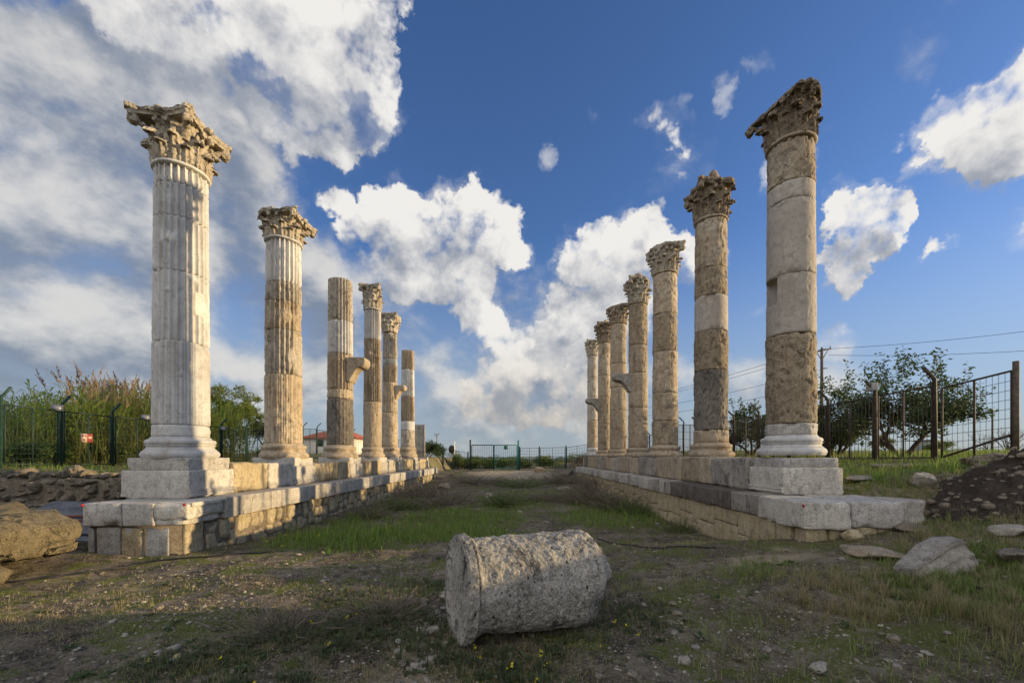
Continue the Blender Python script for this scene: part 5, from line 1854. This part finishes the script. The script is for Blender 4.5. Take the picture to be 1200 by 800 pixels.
# ------------------------------------------------------------------ loose stones one by one
protos = []
for k in range(10):
    v, f = rock((0, 0, 0), (1, .78, .55), 300 + k, 3, 6, .10, 0, .05)
    me = bpy.data.meshes.new('stone')
    me.from_pydata(v.tolist(), [], f)
    me.polygons.foreach_set('use_smooth', [True] * len(me.polygons))
    me.materials.append(M['pale_rock'] if k < 6 else M['rubble'])
    protos.append(me)
SP = [(203, 762, .17), (186, 766, .11), (132, 728, .09), (206, 772, .13), (89, 762, .09), (146, 745, .08), (187, 713, .12), (302, 684, .13), (120, 672, .1), (430, 696, .11),
      (441, 680, .08), (379, 681, .1), (490, 782, .16), (466, 765, .1), (522, 700, .2), (508, 722, .14), (498, 744, .1), (788, 708, .15), (793, 720, .16), (786, 731, .14), (774, 690, .1), (755, 709, .1), (722, 705, .09),
      (790, 742, .1), (801, 776, .14), (815, 759, .12), (846, 712, .08), (925, 718, .1), (938, 726, .1), (1046, 749, .16), (958, 785, .19), (965, 778, .1), (1086, 766, .12), (1041, 775, .1), (1110, 742, .08), (898, 762, .13), (916, 765, .13), (741, 790, .12),
      (560, 598, .3), (700, 600, .18), (640, 612, .22), (610, 600, .25), (588, 610, .2), (770, 614, .15), (741, 618, .12), (676, 590, .3), (470, 672, .09), (260, 676, .1), (55, 690, .1), (35, 736, .09), (300, 742, .1), (222, 730, .07), (350, 650, .13), (380, 648, .1),
      (415, 640, .1), (690, 668, .09), (838, 690, .1), (870, 700, .09), (1085, 612, .12), (1015, 668, .14), (985, 655, .12), (935, 668, .08), (955, 662, .09), (1128, 705, .1), (1170, 740, .12)]
G_ST = 'loose pale stones lying on the street floor'
rs = np.random.RandomState(44)
for k in range(58):
    t_ = rs.rand()
    SP.append((510 - 20 * t_ + rs.randn() * 12, 692 + 112 * t_ + rs.randn() * 3, .06 + .12 * rs.rand() ** 2))
for k in range(46):
    SP.append((rs.uniform(20, 1180), 800 - 150 * rs.rand() ** 1.2, .045 + .07 * rs.rand() ** 2))
for k, (x, y, s) in enumerate(SP):
    X, Y, z = on_ground(x, y)
    o = bpy.data.objects.new('stone', protos[k % 10])
    COL.objects.link(o)
    o.location = (X, Y, z + s * .10)
    s *= .82
    o.scale = (s, s, s * random.uniform(.7, 1.1))
    o.rotation_euler = (random.uniform(-.3, .3), random.uniform(-.3, .3), random.uniform(0, 6.28))
    tag(o, 'small loose stone lying on the bare or grassy soil of the street', 'stone', G_ST)


# ------------------------------------------------------------------ gravel, grass, weeds, flowers
def scatter(n, seed, y0, y1, dens, xmax=1.32):
    """random ground points in the part of the street one can see, thinned by dens(masks)"""
    rs = np.random.RandomState(seed)
    Y = 1 / (1 / y0 + (1 / y1 - 1 / y0) * rs.rand(n))
    X = rs.uniform(-xmax, xmax, n) * Y
    mk = masks(X, Y)
    keep = rs.rand(n) < dens(mk, X, Y)
    X, Y = X[keep], Y[keep]
    mk = {k: v[keep] for k, v in mk.items()}
    wall = ((X > -7.35) & (X < -5.52) & (Y > 7.05) & (Y < 30.8)) | ((X > 4.45) & (X < 6.1) & (Y > 6.6) & (Y < 31))
    wall |= (X > -7.95) & (X < -6.1) & (Y > 5.1) & (Y < 6.6)
    X, Y = X[~wall], Y[~wall]
    mk = {k: v[~wall] for k, v in mk.items()}
    return X, Y, ground_z(X, Y), mk, rs


def gravel():
    X, Y, Z, mk, rs = scatter(46000, 5, 2.6, 16, lambda m, x, y: np.clip(.12 + .75 * m['gravel'] + .2 * m['moss'] - .3 * m['green'], 0, 1))
    n = len(X)
    v0, f0 = ico(1)
    f0 = np.array(f0)
    s = (.004 + .012 * rs.rand(n) ** 3.0) * (.75 + Y / 9)
    a = rs.uniform(0, 6.28, n)
    base = v0[None] * (1 + .35 * rs.uniform(-1, 1, (n, len(v0), 1)))
    base = base * np.stack([s * rs.uniform(.8, 1.5, n), s, s * rs.uniform(.4, .8, n)], 1)[:, None, :]
    ca, sa = np.cos(a)[:, None], np.sin(a)[:, None]
    x = base[:, :, 0] * ca - base[:, :, 1] * sa + X[:, None]; y = base[:, :, 0] * sa + base[:, :, 1] * ca + Y[:, None]
    z = base[:, :, 2] + (Z + s * .1)[:, None]
    V = np.stack([x, y, z], -1).reshape(-1, 3)
    F = (f0[None] + (np.arange(n) * len(v0))[:, None, None]).ravel()
    m, g = new_mat('gravel_stone')
    t_ = g.n('ShaderNodeAttribute', attribute_name='tint').outputs['Fac']
    c = g.mix(t_, (.12, .095, .07), (.38, .33, .26))
    finish(m, g, c, .9, None, .2)
    o = quads_mesh('gravel', V, F, 3, m, {'tint': np.repeat(rs.rand(n) ** 1.3, len(v0))})
    tag(o, 'loose gravel and chips of pale stone strewn over the soil', 'gravel', kind='stuff')


gravel()


def blades(name, n, seed, y0, y1, dens, hgt, wid, dryf, mat, label, cat, lean=.35, tuft=0.0):
    X, Y, Z, mk, rs = scatter(n, seed, y0, y1, dens)
    n = len(X)
    if tuft:
        tx = np.round(X / tuft) * tuft; ty = np.round(Y / tuft) * tuft
        jx = _hash((tx * 1000).astype(np.int64), (ty * 1000).astype(np.int64), np.zeros(n, np.int64), 3) * tuft * 1.6
        jy = _hash((tx * 1000).astype(np.int64), (ty * 1000).astype(np.int64), np.zeros(n, np.int64), 4) * tuft * 1.6
        X = X + (tx + jx - X) * rs.uniform(.2, .95, n); Y = Y + (ty + jy - Y) * rs.uniform(.2, .95, n)
        Z = ground_z(X, Y)
    h = hgt(mk, X, Y) * rs.uniform(.5, 1.25, n)
    w = wid * (.6 + Y / 7.0) * rs.uniform(.7, 1.3, n)
    a = rs.uniform(0, 6.28, n)
    if tuft:
        h = h * (.55 + .9 * np.abs(_hash((tx * 1000).astype(np.int64), (ty * 1000).astype(np.int64), np.ones(n, np.int64), 6)))
    L = np.abs(rs.randn(n)) * lean
    d = np.stack([np.cos(a), np.sin(a)], 1)
    s = np.stack([-np.sin(a + rs.uniform(-.6, .6, n)), np.cos(a), np.zeros(n)], 1) * w[:, None]
    b = np.stack([X, Y, Z - .01], 1)
    m_ = b + np.stack([d[:, 0] * L * h * .35, d[:, 1] * L * h * .35, h * .55], 1)
    t_ = b + np.stack([d[:, 0] * L * h * 1.1, d[:, 1] * L * h * 1.1, h * (1 - .25 * L)], 1)
    V = np.stack([b - s * .5, b + s * .5, m_ + s * .38, t_, m_ - s * .38], 1)
    V5 = V.reshape(-1, 3)
    k = np.arange(n) * 5
    F = np.stack([k, k + 1, k + 2, k, k + 2, k + 4, k + 4, k + 2, k + 3], 1).ravel()
    dr = np.clip(dryf(mk) + rs.uniform(-.3, .3, n), 0, 1)
    o = quads_mesh(name, V5, F, 3, mat, {'tint': np.repeat(rs.rand(n), 5), 'dry': np.repeat(dr, 5)})
    tag(o, label, cat, kind='stuff')
    return n


ng_ = blades('grass', 520000, 21, 2.6, 34, lambda m, x, y: np.clip(m['green'] * 1.1 - .15 + .05, 0, 1) * .62, lambda m, x, y: (.07 + .13 * m['green']) * (1 - .5 * sstep(x, 2.5, 3.5) * sstep(y, 7.2, 6.5)) * (.8 + .4 * np.clip(m['c'] + .5, 0, 1.4)) * (1 + np.clip(y - 8, 0, 20) * .03),
             .0055, lambda m: .12 + .25 * m['dry'] + .25 * np.clip(m['c'], 0, 1), M['grass'], 'patches of fresh green grass growing along the platforms and over the terrace', 'grass', .42, .11)
nd_ = blades('dry_grass', 330000, 22, 2.6, 32, lambda m, x, y: np.clip(m['dry'] * .80 + .05 + .10 * np.clip(m['c'] + .2, 0, 1), 0, 1) * (1 - .75 * m['gravel']) * np.clip(.12 + 1.5 * sstep(m['c'], -.22, .30), 0, 1), lambda m, x, y: .06 + .10 * m['dry'],
             .0045, lambda m: .70 + .6 * np.clip(m['c'], -.6, .6), M['grass'], 'thin olive and straw coloured grass on the right side of the street', 'grass', .6, .16)
nw_ = blades('weeds', 90000, 23, 2.6, 12, lambda m, x, y: np.clip(m['weed'] * .8 + .25 * m['moss'] + .03, 0, 1), lambda m, x, y: .035 + .075 * m['weed'],
             .010, lambda m: .25 + 0 * m['c'], M['weed'], 'low dark green weeds creeping over the soil in the foreground', 'weeds', .9, .09)
nl_ = blades('plant_litter', 90000, 24, 2.6, 13, lambda m, x, y: np.clip(.26 + .7 * m['c'], .02, 1) * np.where(x < 0, .6, 1) * (1 - .6 * m['gravel']), lambda m, x, y: .05 + 0 * x,
             .0042, lambda m: .80 + .5 * np.clip(m['c'], -.5, .5), M['grass'], 'flattened straw and bits of dead plants littering the soil', 'plant litter', 2.2)
print('blades', ng_, nd_, nw_, nl_)

# yellow flowers
X, Y, Z, mk, rs = scatter(5200, 31, 2.8, 14, lambda m, x, y: np.clip(m['weed'] * .08 + m['green'] * .16 * (x < 1), 0, 1))
C = np.stack([X, Y, Z + .06 + .16 * mk['green'] * rs.uniform(.6, 1.2, len(X))], 1)
C = np.repeat(C, 5, 0) + rs.randn(len(X) * 5, 3) * .008
o = leaves('yellow_flowers', C, .022, M['petal'], None, up=1.0, aspect=.8, dry=0, seed=8)
tag(o, 'tiny yellow wildflowers dotted among the grass', 'flowers', kind='stuff')


# broad leaved weeds in rosettes
X, Y, Z, mk, rs = scatter(3600, 35, 2.7, 9, lambda m, x, y: np.clip(m['weed'] * .55 + m['moss'] * .15 + m['green'] * .10 + .035, 0, 1))
V, T, D = [], [], []
for x, y, z in zip(X, Y, Z):
    k = rs.randint(5, 10); L0 = rs.uniform(.03, .085); tt = rs.rand(); dd = rs.rand() < .12
    for q in range(k):
        a_ = 6.283 * q / k + rs.uniform(-.3, .3); L = L0 * rs.uniform(.7, 1.2); el = rs.uniform(.15, .9)
        d = np.array([math.cos(a_) * math.cos(el), math.sin(a_) * math.cos(el), math.sin(el)])
        s = np.array([-math.sin(a_), math.cos(a_), 0]) * L * .22
        p = np.array([x, y, z])
        e = p + d * L; e[2] -= L * .25
        m_ = p + d * L * .6
        V += [p, m_ + s, e, m_ - s]; T += [np.clip(tt + rs.uniform(-.2, .2), 0, 1)] * 4; D += [.7 * dd] * 4
o = quads_mesh('broadleaf_weeds', np.array(V), np.arange(len(V)), 4, M['weed'], {'tint': T, 'dry': D})
tag(o, 'small broad leaved weeds in flat rosettes on the foreground soil', 'weeds', kind='stuff')
print('rosettes', len(X))


# dry twiggy shrubs
def twig_bush(X, Y, r, h, n, label, seed, green=.2):
    rs = np.random.RandomState(seed)
    z = gz(X, Y)
    V, T, D = [], [], []
    for k in range(n):
        a = rs.uniform(0, 6.28); q = rs.rand() ** .5
        p = np.array([X + .5 * r * q * math.cos(a), Y + .5 * r * q * math.sin(a), z - .03])
        d = np.array([math.cos(a) * q * r * .6 + rs.randn() * .4 * r, math.sin(a) * q * r * .6 + rs.randn() * .4 * r, h * rs.uniform(.2, 1.1) * (1.1 - .5 * q)])
        w = (.0016 + .0009 * Y / 2)
        for j in range(3):
            e = p + d * rs.uniform(.35, .5) + rs.randn(3) * .05 * r
            s = np.cross(e - p, rs.randn(3)); s = s / np.linalg.norm(s) * w
            V += [p - s, p + s, e + s * .6, e - s * .6]; T += [rs.rand()] * 4; D += [float(rs.rand() < green)] * 4
            for _ in range(2):
                f = p + (e - p) * rs.uniform(.4, 1)
                g2 = f + (rs.randn(3) * .5 + np.array([0, 0, .4])) * .16 * h
                s2 = s * .7
                V += [f - s2, f + s2, g2 + s2 * .4, g2 - s2 * .4]; T += [rs.rand()] * 4; D += [float(rs.rand() < green * 1.6)] * 4
            p = e
    V = np.array(V) - np.array([X, Y, z])
    o = quads_mesh('dry_shrub', V, np.arange(len(V)), 4, M['twig'], {'tint': T, 'dry': D})
    o.location = (X, Y, z)
    tag(o, label, 'shrub', None)


TB = [(330, 742, .42, .20, 420, 'dry twiggy shrub low in the left foreground beside the yellow flowers'), (455, 722, .35, .18, 300, 'grey twiggy shrub left of the fallen drum'),
      (497, 582, .9, .55, 300, 'purplish dry shrub against the far part of the left platform'), (470, 596, .7, .45, 260, 'brown dry shrub at the base of the left platform, past the green grass'),
      (520, 590, 1.0, .5, 260, 'dry brown shrub in the street near the end of the left platform'), (430, 606, .5, .35, 220, 'small dry shrub at the foot of the left platform, nearer than the brown one'),
      (690, 588, 1.0, .75, 340, 'dark twiggy shrub at the far foot of the right platform'), (718, 596, .8, .6, 300, 'tall dry shrub halfway along the right platform'), (745, 602, .7, .45, 260, 'greenish dry shrub at the foot of the right platform'),
      (640, 586, .9, .35, 260, 'low purplish shrub in the middle of the street'), (700, 573, 1.2, .8, 280, 'brown shrub at the very end of the right platform'), (612, 570, 1.3, .5, 240, 'green grey shrub on the slope below the mound'),
      (560, 566, 1.3, .45, 220, 'low brown shrub at the foot of the sandy mound'), (660, 566, 1.4, .6, 240, 'brown shrub right of the sandy mound'),
      (590, 592, .6, .55, 300, 'rounded yellow green shrub in the middle of the street'), (800, 622, .4, .3, 200, 'small green shrub against the blackened blocks of the right platform')]
for k, (x, y, r, h, n, lab) in enumerate(TB):
    X, Y, z = on_ground(x, y)
    twig_bush(X, Y, r, h, int(n * 1.0), lab, 600 + k, .75 if 'green' in lab else .15)

for o in scene.objects:
    if o.name.split('.')[0] in ('column', 'stylobate_wall'): o['kind'] = 'thing'
scene.cycles.max_bounces = 5
scene.cycles.diffuse_bounces = 3
scene.cycles.transmission_bounces = 4
scene.cycles.transparent_max_bounces = 4
